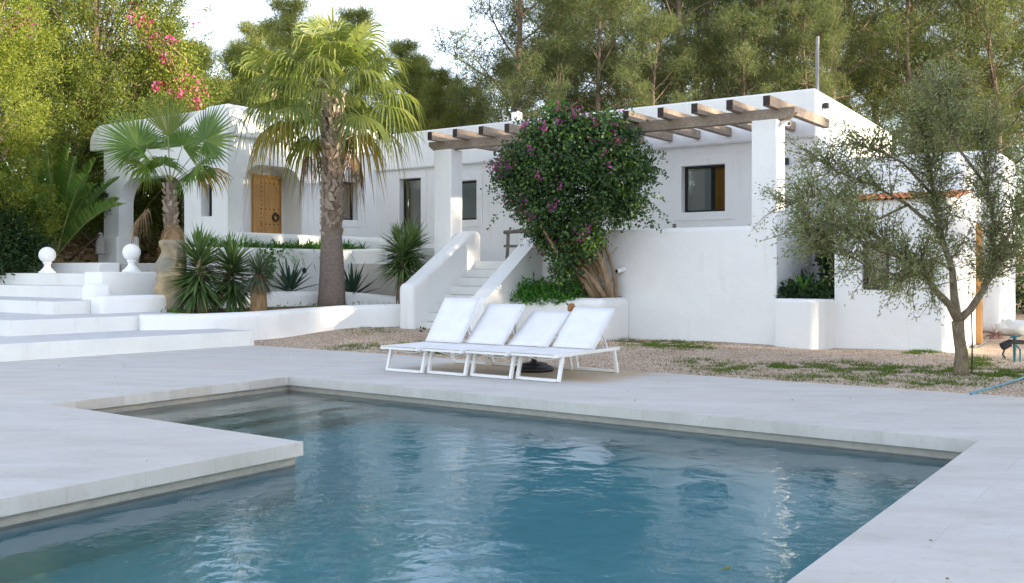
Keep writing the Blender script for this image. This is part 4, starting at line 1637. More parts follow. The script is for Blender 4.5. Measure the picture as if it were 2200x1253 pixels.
def fan_palm(name, label, base, H, seed, nf, pet, R, r0, r1, dead, droop, mats, crown_el=(-0.55, 1.35), boots_from=0.35, group=None, lower_smooth=True, skirt=0.7, nseg=34):
    rs = np.random.RandomState(seed)
    t = thing(name, label, "palm tree", base, group)
    base = Vector(base)
    top = base + Vector((0.05, 0.05, H))
    mb = MB()
    palm_trunk(mb, base - Vector((0, 0, .1)), top, r0, r1, 1.8)
    mb.build("trunk", M['palmbark'], t, smooth=True)
    mb = MB()
    boots(mb, base.lerp(top, boots_from), top + Vector((0, 0, 0.15)), r1 * 1.0, r1 * 1.05, int((1 - boots_from) * H / 0.105), 9, seed, 0.14)
    mb.build("leaf_bases", M['boot'], t)
    for k in range(nf):
        f = (k + 0.5) / nf
        el = crown_el[1] + (crown_el[0] - crown_el[1]) * f ** 0.85
        az = k * 2.39996 + rs.uniform(-.2, .2)
        b = top + Vector((0, 0, 0.30 - 0.35 * f))
        m = mats if f < 0.9 or rs.rand() < .5 else [M['palmyel'], M['palmyel']]
        v, fc, mi = fan_frond(rs, b, az, el, pet * rs.uniform(.85, 1.12), R * rs.uniform(.88, 1.08), 0.12 + 0.18 * f, droop * rs.uniform(.75, 1.3) * (0.5 + 0.7 * f), nseg=nseg)
        arr_mesh("frond", v, fc, m, t, midx=mi)
    for k in range(dead):
        az = (0.0, math.pi, 1.57)[k % 3] + rs.uniform(-.6, .6)
        b = top + Vector((r1 * .7 * math.cos(az), r1 * .7 * math.sin(az), -0.08 - 0.25 * rs.rand()))
        v, fc, mi = fan_frond(rs, b, az, -0.72 - 0.4 * rs.rand(), pet * skirt * rs.uniform(.45, .8), R * skirt * rs.uniform(.85, 1.1), 0.9, 2.2, nseg=26, spread=1.3, wmul=.75)
        arr_mesh("dry_frond", v, fc, [M['deadpalm'], M['deadpalm']], t, midx=mi)
    return t


pb = G(711, 664, 0.5)
fan_palm("fan_palm", "tall fan palm with drooping crown, brown skirt and flared trunk in the white bed", pb, 5.05, 11, 36, 1.4, 1.12, 0.35, 0.20, 9, 1.45,
         [M['palm'], M['petiole']], (-0.28, 1.45), 0.34, skirt=0.66)

# young fan palm behind the stone head: few stiff open fans
yb = Vector(D(368, 600, 22.6))
yb.z = 0.5
rs = np.random.RandomState(5)
yp = thing("fan_palm", "young fan palm with a few stiff round fans behind the stone head", "palm tree", yb)
ytop = D(366, 392, 22.6)
mb = MB()
palm_trunk(mb, yb, ytop, 0.16, 0.11)
mb.build("trunk", M['palmbark'], yp, smooth=True)
mb = MB()
boots(mb, yb + Vector((0, 0, .6)), ytop, .115, .115, 17, 7, 3, 0.10)
mb.build("leaf_bases", M['boot'], yp)
# (hub position in the photo, depth offset, radius, facing tilt)
for (u, v, dd, R_, tl, dr, m, sp_) in [(361, 290, -.25, 1.12, 0.0, 0.03, 'palm', 0.85), (440, 298, -0.35, 1.02, 1.4, 0.06, 'palm2', 2.75), (296, 312, -0.2, 1.08, -1.15, 0.08, 'palm2', 1.75),
                                       (322, 343, -0.55, 0.98, -0.7, 0.45, 'palm2', 2.2), (418, 356, -0.65, 1.0, 0.7, 0.6, 'palm2', 2.0), (430, 372, 0.3, 0.9, 0.3, 1.0, 'palmyel', 2.0),
                                       (316, 318, 0.55, 0.9, -0.8, 0.4, 'palm2', 2.0), (392, 312, 0.6, 0.9, 0.8, 0.3, 'palm2', 2.1), (352, 352, -0.8, 0.85, 0.0, 0.8, 'palm2', 2.0),
                                       (405, 372, -0.3, 0.9, 0.4, 1.0, 'palm2', 2.0), (318, 362, -0.2, 0.9, -0.4, 0.9, 'palm', 2.0)]:
    hub = D(u, v, 22.6 + dd)
    st_ = Vector(ytop) + Vector((0, 0, -0.05))
    vec = hub - st_
    L_ = vec.length
    az_, el_ = math.atan2(vec.y, vec.x), math.asin(vec.z / L_)
    vv, fc, mi = fan_frond(rs, st_, az_, el_, L_, R_, 0.03, dr, nseg=44, spread=sp_, tilt=tl, fold=0.35, wmul=1.35)
    arr_mesh("frond", vv, fc, [M[m], M['petiole']], yp, midx=mi)
for (u, v, du, dep, R_) in [(308, 438, 0, -0.3, 0.72), (372, 470, 0, -0.2, 0.5)]:
    hub = D(u, v, 22.6 + dep)
    st_ = Vector(ytop)
    vec = hub - st_
    L_ = max(vec.length, .1)
    vv, fc, mi = fan_frond(rs, st_, math.atan2(vec.y, vec.x), math.asin(vec.z / L_), L_, R_, 0.25, 2.6, nseg=30, spread=2.2, wmul=.75)
    arr_mesh("dry_frond", vv, fc, [M['deadpalm'], M['deadpalm']], yp, midx=mi)

# palms beyond the roof
fan_palm("fan_palm", "distant fan palm with a brown skirt rising behind the porch roof", Vector(D(572, 560, 36)) * 1.0 + Vector((0, 0, -0.5)), 6.7, 21, 22, 1.0, 1.1, 0.3, 0.24, 14, 1.8,
         [M['palm'], M['petiole']], (-0.6, 1.3), 0.5, skirt=1.0, nseg=24)


def feather_frond(rs, base, az, el, L, arch_, nl=46, ll=0.42, w=0.022, vee=0.5):
    t = np.linspace(0, 1, 12)
    d = np.array([math.cos(az) * math.cos(el), math.sin(az) * math.cos(el), math.sin(el)])
    P = np.array(base) + d * L * t[:, None] - np.array([0, 0, 1.0]) * (arch_ * L * t ** 2.2)[:, None]
    v0, f0 = ribbons(P[None], np.linspace(0.06, 0.012, 12)[None], 0.5)
    tl = np.linspace(0.16, 0.99, nl)
    idx = tl * 11
    i0 = np.clip(idx.astype(int), 0, 10)
    fr_ = (idx - i0)[:, None]
    B = P[i0] * (1 - fr_) + P[i0 + 1] * fr_
    T = unit(P[i0 + 1] - P[i0])
    S = unit(np.cross(T, [0, 0, 1.0]) + 1e-6)
    N = np.cross(S, T)
    paths = []
    lens = ll * (np.sin(np.pi * (0.12 + 0.86 * tl)) ** 0.6) + 0.06
    tt = np.array([0, 0.35, 0.7, 1.0])
    for sg in (-1, 1):
        dirs = unit(T * 0.62 + S * sg * 0.8 + N * vee + rs.normal(0, 0.05, (nl, 3)))
        Q = B[:, None, :] + dirs[:, None, :] * (lens[:, None] * tt)[:, :, None]
        Q[:, :, 2] -= lens[:, None] * 0.14 * tt ** 2
        paths.append(Q)
    Q = np.concatenate(paths)
    Wd = np.tile(np.array([0.6, 1.0, 0.7, 0.05]) * w, (len(Q), 1))
    v1, f1 = ribbons(Q, Wd, 0.3)
    v, f = join([(v0, f0), (v1, f1)])
    return v, f, np.concatenate([np.ones(len(f0), int), np.zeros(len(f1), int)])


def feather_palm(name, label, base, n, L, seed, mats, el=(0.35, 1.35), arch_=0.35, trunk=0.3, cat="palm", **kw):
    rs = np.random.RandomState(seed)
    t = thing(name, label, cat, base)
    mb = MB()
    b = Vector(base)
    mb.lathe(b, [(0.2, -0.15), (0.24, 0.05), (0.2, trunk), (0.06, trunk + .06)], 14)
    mb.build("trunk", M['thatch'], t, smooth=True)
    for k in range(n):
        f = (k + .5) / n
        e = el[1] + (el[0] - el[1]) * f
        v, fc, mi = feather_frond(rs, b + Vector((0, 0, trunk)), k * 2.39996 + rs.uniform(-.2, .2), e, L * rs.uniform(.85, 1.1), arch_ * (0.5 + f), **kw)
        arr_mesh("frond", v, fc, mats, t, midx=mi)
    return t


M['cycad'] = m_leaf('feather_palm_green', [(0, (0.075, 0.17, 0.045)), (0.6, (0.14, 0.26, 0.065)), (1, (0.26, 0.34, 0.08))], 0.35, 0.4, 0.4)
feather_palm("date_palm", "young feather-leaved palm fountaining from the rubble bank beside the porch", Vector((*D(120, 580, 26.6)[:2], 1.5)), 28, 3.25, 8,
             [M['cycad'], M['petiole']], (0.80, 1.48), 0.22, 0.25, nl=60, ll=0.5, w=0.036)
feather_palm("date_palm", "date palm with arching feather leaves showing above the porch roof", Vector((*D(428, 560, 38)[:2], 5.0)), 26, 4.6, 9,
             [M['pinefar'], M['petiole']], (0.15, 1.4), 0.42, 0.5, nl=60, ll=0.55, w=0.05)
feather_palm("date_palm", "date palm with its crown hidden behind the tall fan palm", Vector((*D(560, 560, 42)[:2], 4.2)), 20, 4.0, 10,
             [M['pinefar'], M['petiole']], (0.1, 1.3), 0.45, 0.5, nl=50, ll=0.55, w=0.05)


# ------------------------------------------------------------------ yuccas, agaves
def rosette(rs, c, n, L, w, lo=-0.7, hi=1.5, droop=0.1, fold=0.5, jitter=0.05, stem=0.0):
    """sword leaves round a stem of length `stem` below c"""
    zt = rs.rand(n)
    el = np.arcsin(np.clip(np.sin(lo) + (np.sin(hi) - np.sin(lo)) * zt, -1, 1)) + rs.normal(0, jitter, n)
    az = np.arange(n) * 2.39996 + rs.normal(0, .15, n)
    d = np.stack([np.cos(az) * np.cos(el), np.sin(az) * np.cos(el), np.sin(el)], 1)
    Ls = L * rs.uniform(.82, 1.08, n)
    t = np.array([0, .3, .65, 1.0])
    B = np.array(c)[None] + np.array([0, 0, 1.0]) * (-(1 - zt) * stem)[:, None]
    P = B[:, None] + d[:, None] * (Ls[:, None] * t)[:, :, None]
    P[:, :, 2] -= (droop * Ls * rs.uniform(.3, 1.6, n))[:, None] * t ** 2.2
    Wd = np.tile(np.array([.7, 1.0, .8, .04]) * w, (n, 1)) * rs.uniform(.8, 1.15, (n, 1))
    return ribbons(P, Wd, fold)


def yucca(name, label, base, heads, seed, L=0.62, w=0.042, n=150, bark='yuccabark', leaf='yucca', tr=0.07, group=None, **kw):
    rs = np.random.RandomState(seed)
    t = thing(name, label, "yucca", base, group)
    b = Vector(base)
    for (off, c) in heads:
        c = Vector(c)
        s = b + Vector(off)
        mb = MB()
        mid = s.lerp(c, .5) + Vector((rs.uniform(-.03, .03), 0, 0))
        mb.tube([s - Vector((0, 0, .1)), s.lerp(mid, .5), mid, mid.lerp(c, .5), c], [tr * 1.25, tr, tr * .95, tr * .9, tr * .7], 10)
        mb.build("trunk", M[bark], t, smooth=True)
        v, f = rosette(rs, c, n, L, w, **kw)
        arr_mesh("leaf_head", v, f, M[leaf], t)
    return t


y0 = D(436, 668, 21.2)
y0.z = 0.5
yucca("yucca", "large green yucca beside the stone head, its leaf head reaching low", y0,
      [((0, 0, 0), D(428, 548, y0.y))], 31, L=0.78, w=0.055, n=430, lo=-0.95, hi=1.5, stem=0.75, tr=0.10)
y1 = D(458, 668, 21.6)
y1.z = 0.5
yucca("yucca", "leaning green yucca crowded behind the larger one by the stone head", y1,
      [((0, 0, 0), D(500, 560, y1.y + .1))], 32, L=0.76, w=0.052, n=330, lo=-0.95, hi=1.5, stem=0.65, tr=0.07)
y2 = D(862, 652, 24.1)
y2.z = 0.55
yucca("yucca", "three-stemmed green yucca in the corner beside the white stairs", y2,
      [((0, 0, 0), D(866, 545, y2.y)), ((0.1, 0.05, 0), D(882, 520, y2.y + .3)), ((-0.08, 0.1, 0), D(860, 528, y2.y + .3))], 33, L=0.76, w=0.05, n=170, lo=-0.85, hi=1.45, stem=0.45, tr=0.07)
# blue-grey yucca with a thatched trunk
y3 = D(556, 668, 21.2)
y3.z = 0.5
t3 = thing("yucca", "small blue-grey yucca with a shaggy brown trunk in the middle of the bed", "yucca", y3)
mb = MB()
c3 = D(556, 588, y3.y)
h3 = c3.z - y3.z
mb.lathe(y3, [(0.20, -0.05), (0.19, 0.05), (0.165, h3 * .5), (0.15, h3 * .85), (0.07, h3)], 18)
mb.build("trunk", M['thatch'], t3, smooth=True)
rs = np.random.RandomState(77)
v, f = rosette(rs, c3 - Vector((0, 0, .03)), 90, 0.42, 0.03, lo=-1.52, hi=-1.2, droop=0.1)
v[:, :2] = np.array(c3)[:2] + (v[:, :2] - np.array(c3)[:2]) * 2.0
arr_mesh("dry_skirt", v, f, M['deadpalm'], t3)
v, f = rosette(rs, c3 + Vector((0, 0, .05)), 480, 0.66, 0.017, lo=-0.8, hi=1.5, droop=0.12, fold=.2, stem=.12)
arr_mesh("leaf_head", v, f, M['rostrata'], t3)


def agave(label, base, n, L, w, seed):
    rs = np.random.RandomState(seed)
    az = np.arange(n) * 2.39996
    el = np.linspace(1.4, 0.35, n) + rs.normal(0, .06, n)
    d = np.stack([np.cos(az) * np.cos(el), np.sin(az) * np.cos(el), np.sin(el)], 1)
    t = np.array([0, .2, .45, .7, .88, 1.0])
    Ls = L * rs.uniform(.75, 1.1, n)
    P = np.array(base)[None, None] + d[:, None] * (Ls[:, None] * t)[:, :, None]
    P[:, :, 2] -= (0.10 * Ls)[:, None] * t ** 2 * np.cos(el)[:, None]
    Wd = np.tile(np.array([.8, 1.0, .95, .65, .32, .02]) * w, (n, 1))
    v, f = ribbons(P, Wd, 0.55)
    return tag(arr_mesh("agave", v, f, M['agave'], base=base), label, "agave")


agave("blue-green agave spreading behind the blue-grey yucca", D(622, 630, 24.3), 24, 0.95, 0.10, 41)
agave("upright blue-green agave just right of the fan palm trunk", D(757, 641, 25.4), 24, 1.0, 0.10, 42)

# ------------------------------------------------------------------ strips of strappy and leafy ground cover
def strap_clumps(rs, pts, n, L, w):
    parts = []
    for c in pts:
        parts.append(rosette(rs, c, n, L * rs.uniform(.75, 1.15), w, lo=0.1, hi=1.4, droop=0.75, fold=.3))
    return join(parts)


rs = np.random.RandomState(3)
pts = [tuple(W(-19.72 + rs.uniform(-.24, .24), q, 1.93)) for q in np.arange(14.6, 20.2, 0.08)]
v, f = strap_clumps(rs, pts, 40, 0.66, 0.036)
o = arr_mesh("strappy_border", v, f, M['cover'], base=W(-19.7, 17.3, 1.93))
tag(o, "strip of strappy green border plants along the top of the tall planter wall", "border plants", kind="stuff")


def cover(rs, n, fn, L, w, name, label, mat, base, upb=0.5):
    P = np.array([fn(rs) for _ in range(n)])
    dirs = unit(rnd_dirs(rs, n) + np.array([0, 0, upb]))
    v, f = leaf_quads(rs, P, dirs, L * rs.uniform(.7, 1.2, n), w * rs.uniform(.7, 1.2, n))
    return tag(arr_mesh(name, v, f, mat, base=base), label, "ground cover", kind="stuff")


def f_pl(r):
    p = r.uniform(-12.5, -10.9)
    q = r.uniform(17.35, 18.5)
    e = 0.0 if q > 17.5 else -r.uniform(0, .18)
    return tuple(W(p, q, 0.90 + e + abs(r.normal(0, .11)) * (1 if e == 0 else 0.2)))


cover(rs, 2600, f_pl, 0.17, 0.05, "ground_cover", "bright green succulent ground cover spilling over the bougainvillea planter", M['cover'], W(-11.6, 17.9, .9), .35)


def f_pl2(r):
    return tuple(W(r.uniform(-6.85, -5.85), r.uniform(18.45, 20.3), 0.9 + abs(r.normal(0, .14))))


cover(rs, 1700, f_pl2, 0.17, 0.055, "ground_cover", "dark green leafy plants filling the planter beside the annex", M['bush'], W(-6.3, 19, .9), .5)
v, f = rosette(rs, W(-6.45, 18.75, 0.9), 9, 0.62, 0.10, lo=.6, hi=1.3, droop=.1)
tag(arr_mesh("broad_leaf_plant", v, f, M['cover'], base=W(-6.45, 18.75, .9)), "broad-leaved plant standing up out of the planter by the annex", "plant")


def shrub(name, label, c, r, n, L, w, mat, seed, cat="shrub", stems=5, ground=None, mat2=None, n2=0, lump=0.35, bark='pinebark', upb=.2, par=None):
    """lumpy leafy shrub: leaves scattered through clumps on the surface and inside"""
    rs = np.random.RandomState(seed)
    c = np.array(c)
    r = np.array(r)
    g0 = c - np.array([0, 0, r[2]]) if ground is None else np.array(ground)
    t = thing(name, label, cat, tuple(g0))
    nc = max(14, n // 260)
    cd = rnd_dirs(rs, nc)
    cc = c + cd * r * (rs.uniform(.35, 1.0, nc)[:, None] ** .5) * (1 + rs.normal(0, .08, nc))[:, None]
    k = rs.randint(0, nc, n)
    P = cc[k] + rs.normal(0, 1, (n, 3)) * r * lump * .5
    dirs = unit(rnd_dirs(rs, n) + unit(P - c) * .8 + np.array([0, 0, upb]))
    v, f = leaf_quads(rs, P, dirs, L * rs.uniform(.65, 1.2, n), w * rs.uniform(.7, 1.2, n))
    arr_mesh("foliage", v, f, mat, t)
    if n2:
        kk = rs.randint(0, nc, max(6, n2 // 14))
        fc_ = cc[kk] + unit(cc[kk] - c) * r * .22
        k2 = rs.randint(0, len(fc_), n2)
        P = fc_[k2] + rs.normal(0, .09, (n2, 3))
        v, f = leaf_quads(rs, P, rnd_dirs(rs, n2), .055, .05, .3)
        arr_mesh("flowers", v, f, mat2, t)
    mb = MB()
    for i in range(stems):
        e = Vector(cc[i])
        b = Vector(g0) + Vector((rs.uniform(-.15, .15), rs.uniform(-.15, .15), -.05))
        mb.tube([b, b.lerp(e, .5) + Vector((0, 0, .1)), e], [.035, .025, .01], 6)
    mb.build("stems", M[bark], t, smooth=True)
    return t


shrub("climber", "dark leafy climber growing up the wall between planter and annex", W(-6.0, 19.9, 1.9), (0.40, 0.75, 1.05), 5200, .11, .05, M['bush'], 51, "climber")
shrub("shrub", "dark green shrub at the left edge in front of the rubble bank", Vector((*W(-25.4, 12.6)[:2], 2.1)), (1.2, 1.0, 1.15), 9000, .17, .045, M['bush'], 52)
shrub("shrub", "thicket of dark leaves seen through the porch arch", W(-30.5, 21.5, 2.9), (2.0, 1.8, 1.8), 9000, .17, .06, M['cycad'], 53)

# ------------------------------------------------------------------ the big bougainvillea
def bougainvillea():
    rs = np.random.RandomState(60)
    base = W(-11.05, 18.05, 0.86)
    t = thing("bougainvillea", "large rounded bougainvillea with purple flowers on bundled stems in front of the terrace wall", "bougainvillea", base)
    cen = np.array(D(1238, 398, 20.9))
    nc = 420
    px = 20.9 / F
    cc = []
    # silhouette in real metres: wide head narrowing to the stems
    while len(cc) < nc:
        x, z, y = rs.uniform(-1.9, 1.9), rs.uniform(-2.2, 1.65), rs.uniform(-1.25, 1.0)
        if z > 0:
            q = abs(x / 1.66) ** 2.3 + abs(y / 1.15) ** 2 + abs(z / 1.5) ** 2.6
        else:
            wz = 1.66 * max(0.28, 1 - (abs(z) / 2.05) ** 1.15)
            sh = -0.02 * abs(z)
            q = ((x - sh) / wz) ** 2 + (y / (1.15 * max(.5, 1 - (abs(z) / 2.8) ** 2))) ** 2 + max(0, (abs(z) - 1.9)) ** 2 * 8
        if z < -.75 and x > .62 + .45 * (z + .75):
            continue
        q *= 1 + .45 * mnoise.noise(Vector((x * 1.5 + 3, y * 1.5, z * 1.5)))
        if q < 1 and (q > 0.45 or rs.rand() < .3):
            cc.append((x, y, z))
    cc = np.array(cc) + cen
    n = 34000
    k = rs.randint(0, nc, n)
    P = cc[k] + rs.normal(0, .12, (n, 3))
    dirs = unit(rnd_dirs(rs, n) + np.array([0, -.15, -.55]))
    v, f = leaf_quads(rs, P, dirs, .088 * rs.uniform(.7, 1.25, n), .06 * rs.uniform(.7, 1.2, n), .2)
    # long wandering shoots that break the outline
    sv = []
    for i in range(120):
        a = rs.uniform(0, 2 * math.pi)
        el = rs.uniform(-.45, 1.2)
        d = np.array([math.cos(a) * math.cos(el), math.sin(a) * math.cos(el) * .6, math.sin(el)])
        s0 = cen + d * np.array([1.45, 1.05, 1.4])
        L = rs.uniform(.25, .8)
        m = int(L * 70)
        tt = rs.rand(m)[:, None]
        Q = s0 + d * L * tt - np.array([0, 0, 1]) * .45 * L * tt ** 2 + rs.normal(0, .03, (m, 3))
        dd = unit(rnd_dirs(rs, m) + np.array([0, 0, -.4]))
        sv.append(leaf_quads(rs, Q, dd, .07, .045, .2))
    v, f = join([(v, f)] + sv)
    arr_mesh("foliage", v, f, M['boug'], t)
    # bracts in loose sprays, mostly on the left and top
    out = unit(cc - cen)
    wgt = np.clip(0.32 - out[:, 0] * .55 + np.maximum(out[:, 2], 0) * .25 - out[:, 1] * .3, .03, None)
    idx = rs.choice(nc, 115, p=wgt / wgt.sum())
    fcn = cc[idx] + out[idx] * .17
    m = 115 * 11
    P = fcn[rs.randint(0, 115, m)] + rs.normal(0, .06, (m, 3))
    v, f = leaf_quads(rs, P, rnd_dirs(rs, m), .055 * rs.uniform(.7, 1.2, m), .05, .3)
    arr_mesh("flowers", v, f, M['flower'], t)
    # shoots standing above the beam
    for (u, vv, h) in [(1185, 262, .45), (1208, 262, .5), (1175, 268, .35)]:
        b0 = np.array(D(u, vv, 20.6))
        mm = 60
        tt = rs.rand(mm)[:, None]
        v, f = leaf_quads(rs, b0 + np.array([rs.uniform(-.3, .3), 0, 1]) * h * tt + rs.normal(0, .03, (mm, 3)), unit(rnd_dirs(rs, mm)), .075, .05, .2)
        arr_mesh("young_shoot", v, f, M['cover'], t)
    mb = MB()
    b = Vector(base)
    for i in range(18):
        x = -0.35 + 0.06 * i + rs.uniform(-.04, .04)
        s = b + Vector((x * CA * .9 + .25, -x * SA * .9 + rs.uniform(-.18, .18), -.05))
        e = Vector(cen) + Vector((rs.uniform(-.9, .9), rs.uniform(-.4, .4), rs.uniform(-1.2, -.4)))
        m1 = s.lerp(e, .35) + Vector((rs.uniform(-.1, .16), 0, rs.uniform(0, .1)))
        m2 = s.lerp(e, .7) + Vector((rs.uniform(-.12, .12), 0, rs.uniform(0, .1)))
        r = rs.uniform(.03, .085)
        mb.tube([s, s.lerp(m1, .5) + Vector((.03, 0, 0)), m1, m2, e], [r * 1.15, r, r * .9, r * .8, r * .5], 8)
    for i in range(14):
        s = b + Vector((rs.uniform(-.1, .6), rs.uniform(-.25, .1), rs.uniform(0, .9)))
        e = s + Vector((rs.uniform(-.5, .5), rs.uniform(-.2, .1), rs.uniform(.2, .8)))
        mb.tube([s, s.lerp(e, .5) + Vector((rs.uniform(-.1, .1), 0, 0)), e], .009, 5)
    mb.build("stems", M['vinebark'], t, smooth=True)
    return t


bougainvillea()
v, f = [], []
# ------------------------------------------------------------------ olive tree
def limb_path(rs, a, d, L, n=6, curl=.25, up=.15):
    pts = [np.array(a)]
    d = np.array(d, float)
    for i in range(n):
        d = d + rs.normal(0, curl, 3) * .5 + np.array([0, 0, up]) / n
        d /= np.linalg.norm(d)
        pts.append(pts[-1] + d * L / n)
    return pts, d


def olive():
    rs = np.random.RandomState(91)
    base = G(2066, 803, 0.0)
    t = thing("olive_tree", "airy grey-green olive tree with a forked slim trunk in the gravel", "olive tree", base)
    b = Vector(base)
    yd = base.y
    fork = D(2058, 690, yd)
    mb = MB()
    mb.tube([b - Vector((0, 0, .08)), b + Vector((-.01, 0, .1)), D(2066, 760, yd), D(2060, 720, yd), fork], [.115, .10, .085, .08, .085], 12)
    limbs = []

    def br(pts, r0, r1):
        n = len(pts)
        mb.tube(pts, [r0 + (r1 - r0) * i / (n - 1) for i in range(n)], 8)
        limbs.append([np.array(p) for p in pts])

    br([fork, D(2040, 655, yd), D(2010, 625, yd - .1), D(1985, 590, yd - .2), D(1950, 555, yd - .3), D(1900, 520, yd - .35), D(1840, 480, yd - .4)], .06, .012)
    br([fork, D(2050, 640, yd + .1), D(2046, 580, yd + .15), D(2020, 500, yd + .3), D(2005, 420, yd + .4), D(1990, 330, yd + .3), D(1985, 240, yd + .2)], .065, .01)
    br([fork, D(2085, 665, yd), D(2115, 620, yd), D(2130, 560, yd + .1), D(2135, 480, yd), D(2120, 400, yd - .1), D(2110, 300, yd)], .06, .012)
    br([D(2020, 500, yd + .3), D(1950, 440, yd + .5), D(1880, 400, yd + .6), D(1800, 370, yd + .5), D(1750, 340, yd + .3)], .03, .007)
    br([D(1950, 555, yd - .3), D(1890, 540, yd - .6), D(1820, 500, yd - .8), D(1740, 470, yd - .8)], .026, .006)
    br([D(2005, 420, yd + .4), D(1940, 350, yd), D(1880, 320, yd - .2), D(1830, 310, yd - .3)], .024, .006)
    br([D(2130, 560, yd + .1), D(2170, 500, yd - .2), D(2210, 420, yd - .3), D(2230, 350, yd - .3)], .03, .007)
    br([D(2120, 400, yd - .1), D(2060, 320, yd - .4), D(2030, 230, yd - .4), D(2020, 190, yd - .3)], .024, .006)
    br([D(1985, 590, yd - .2), D(1920, 590, yd - .5), D(1860, 570, yd - .6), D(1790, 530, yd - .5), D(1720, 500, yd - .3)], .022, .006)
    br([D(1950, 440, yd + .5), D(1890, 470, yd + .2), D(1820, 440, yd), D(1740, 420, yd - .2), D(1700, 440, yd - .3)], .022, .006)
    br([D(2046, 580, yd + .15), D(2010, 560, yd - .3), D(1970, 570, yd - .6), D(1930, 600, yd - .7)], .02, .006)
    br([D(2115, 620, yd), D(2150, 570, yd + .3), D(2180, 520, yd + .4)], .022, .006)
    twigs, tips = [], []
    for li, L_ in enumerate(limbs):
        P = np.array(L_)
        seg = len(P) - 1
        for k in range(int((24 if li in (1, 2, 7) else 15) * seg)):
            s = rs.uniform(.36, 1.02) * seg
            i = min(int(s), seg - 1)
            a = P[i] + (P[i + 1] - P[i]) * (s - i)
            T = P[i + 1] - P[i]
            T = T / np.linalg.norm(T)
            d = rnd_dirs(rs, 1)[0] * .9 + T * .6 + np.array([0, 0, .12])
            d /= np.linalg.norm(d)
            pts, _ = limb_path(rs, a, d, rs.uniform(.25, .72), 5, .3, .0)
            twigs.append(pts)
    for pts in twigs:
        mb.tube([Vector(p) for p in pts], [.009, .008, .007, .006, .004, .003], 4, cap=False)
    mb.build("trunk", M['olivebark'], t, smooth=True)
    P, Dd = [], []
    for pts in twigs:
        A_ = np.array(pts)
        for k in range(46):
            s = rs.uniform(.1, 1) * (len(A_) - 1)
            i = min(int(s), len(A_) - 2)
            T = A_[i + 1] - A_[i]
            P.append(A_[i] + T * (s - i) + rs.normal(0, .05, 3))
            Dd.append(T / np.linalg.norm(T) * .7 + rs.normal(0, .6, 3))
    P, Dd = np.array(P), unit(np.array(Dd))
    n = len(P)
    v, f = leaf_quads(rs, P, Dd, .062 * rs.uniform(.7, 1.25, n), .0175 * rs.uniform(.8, 1.3, n), .1)
    arr_mesh("crown", v, f, M['olive'], t)


olive()
# ------------------------------------------------------------------ stone head
def stone_head():
    m, nt, out = mat_new('carved_stone')
    v = coords(nt)
    n = noise(nt, v, 5, 7, .65)
    n2 = noise(nt, v, 1.6, 4)
    c = ramp(nt, n, [(.3, (.20, .165, .12)), (.55, (.40, .31, .18)), (.75, (.50, .40, .25))])
    c = mixc(nt, ramp(nt, n2, [(.45, (0, 0, 0)), (.65, (.75, .75, .75))]), c, (.23, .225, .205))
    pbr(nt, out, c, .9, .12, bump(nt, n, .5, .03))
    M['carved'] = m
    yd = 21.3
    base = D(366, 668, yd)
    base.z = 0.48
    t = thing("stone_head", "tall carved stone head in profile with a long nose, beside the entrance steps", "sculpture", base)
    k = yd / F
    hz = lambda v_: CAMH + (HOR - v_) * k
    # (photo height, face x, back x) of the profile; widths follow the depth of the head
    pr = [(676, 341, 396, .9), (640, 341, 396, .95), (632, 340, 397, .95), (628, 332, 398, 1.0), (618, 330, 398, 1.0), (611, 334, 398, 1.0), (606, 341, 399, .98), (602, 339, 399, .98),
          (597, 334, 400, 1.0), (592, 338, 400, .97), (588, 340, 400, .95), (583, 333, 400, .98), (576, 329, 400, 1.0), (568, 332, 400, .95), (555, 341, 400, .88), (545, 346, 399, .84),
          (538, 349, 398, .88), (530, 345, 397, 1.0), (522, 342, 396, 1.03), (517, 344, 394, .98), (515, 350, 388, .9)]
    mb = MB()
    N = 28
    vs, fs = [], []
    for (v_, f_, b_, w_) in pr:
        xf, xb = (f_ - U0) * k, (b_ - U0) * k
        hw = .235 * w_
        face = v_ < 590
        for j in range(N):
            a = 2 * math.pi * j / N
            ca, sa = math.cos(a), math.sin(a)
            # a = pi is the face line
            ex = math.copysign(abs(ca) ** .72, ca)
            ey = math.copysign(abs(sa) ** .8, sa)
            x = (xf + xb) / 2 + ex * (xb - xf) / 2
            nar = 1.0
            if ca < -.5 and 535 < v_ < 588:      # nose is narrow, cheeks set back
                nar = .62
            y = ey * hw * nar
            vs.append((x, yd + y, hz(v_)))
    for i in range(len(pr) - 1):
        for j in range(N):
            fs.append((i * N + j, i * N + (j + 1) % N, (i + 1) * N + (j + 1) % N, (i + 1) * N + j))
    fs.append(tuple(range(N))[::-1])
    o = (len(pr) - 1) * N
    fs.append(tuple(range(o, o + N)))
    mb.add(vs, fs)
    h = mb.build("head", m, t, smooth=True)
    s = h.modifiers.new("sub", 'SUBSURF')
    s.levels = s.render_levels = 1
    # turn slightly towards the steps
    for j, x0 in enumerate((-1, 1)):
        e = MB()
        c = D(378, 556, yd + x0 * .235)
        e.tube([c + Vector((0, 0, -.17)), c + Vector((.01, x0 * .02, 0)), c + Vector((0, 0, .16))], [.02, .05, .03], 8)
        e.build("ear", m, t, smooth=True)


stone_head()

# ------------------------------------------------------------------ rubble bank, fence and small things at the left
from mathutils import noise as mnoise


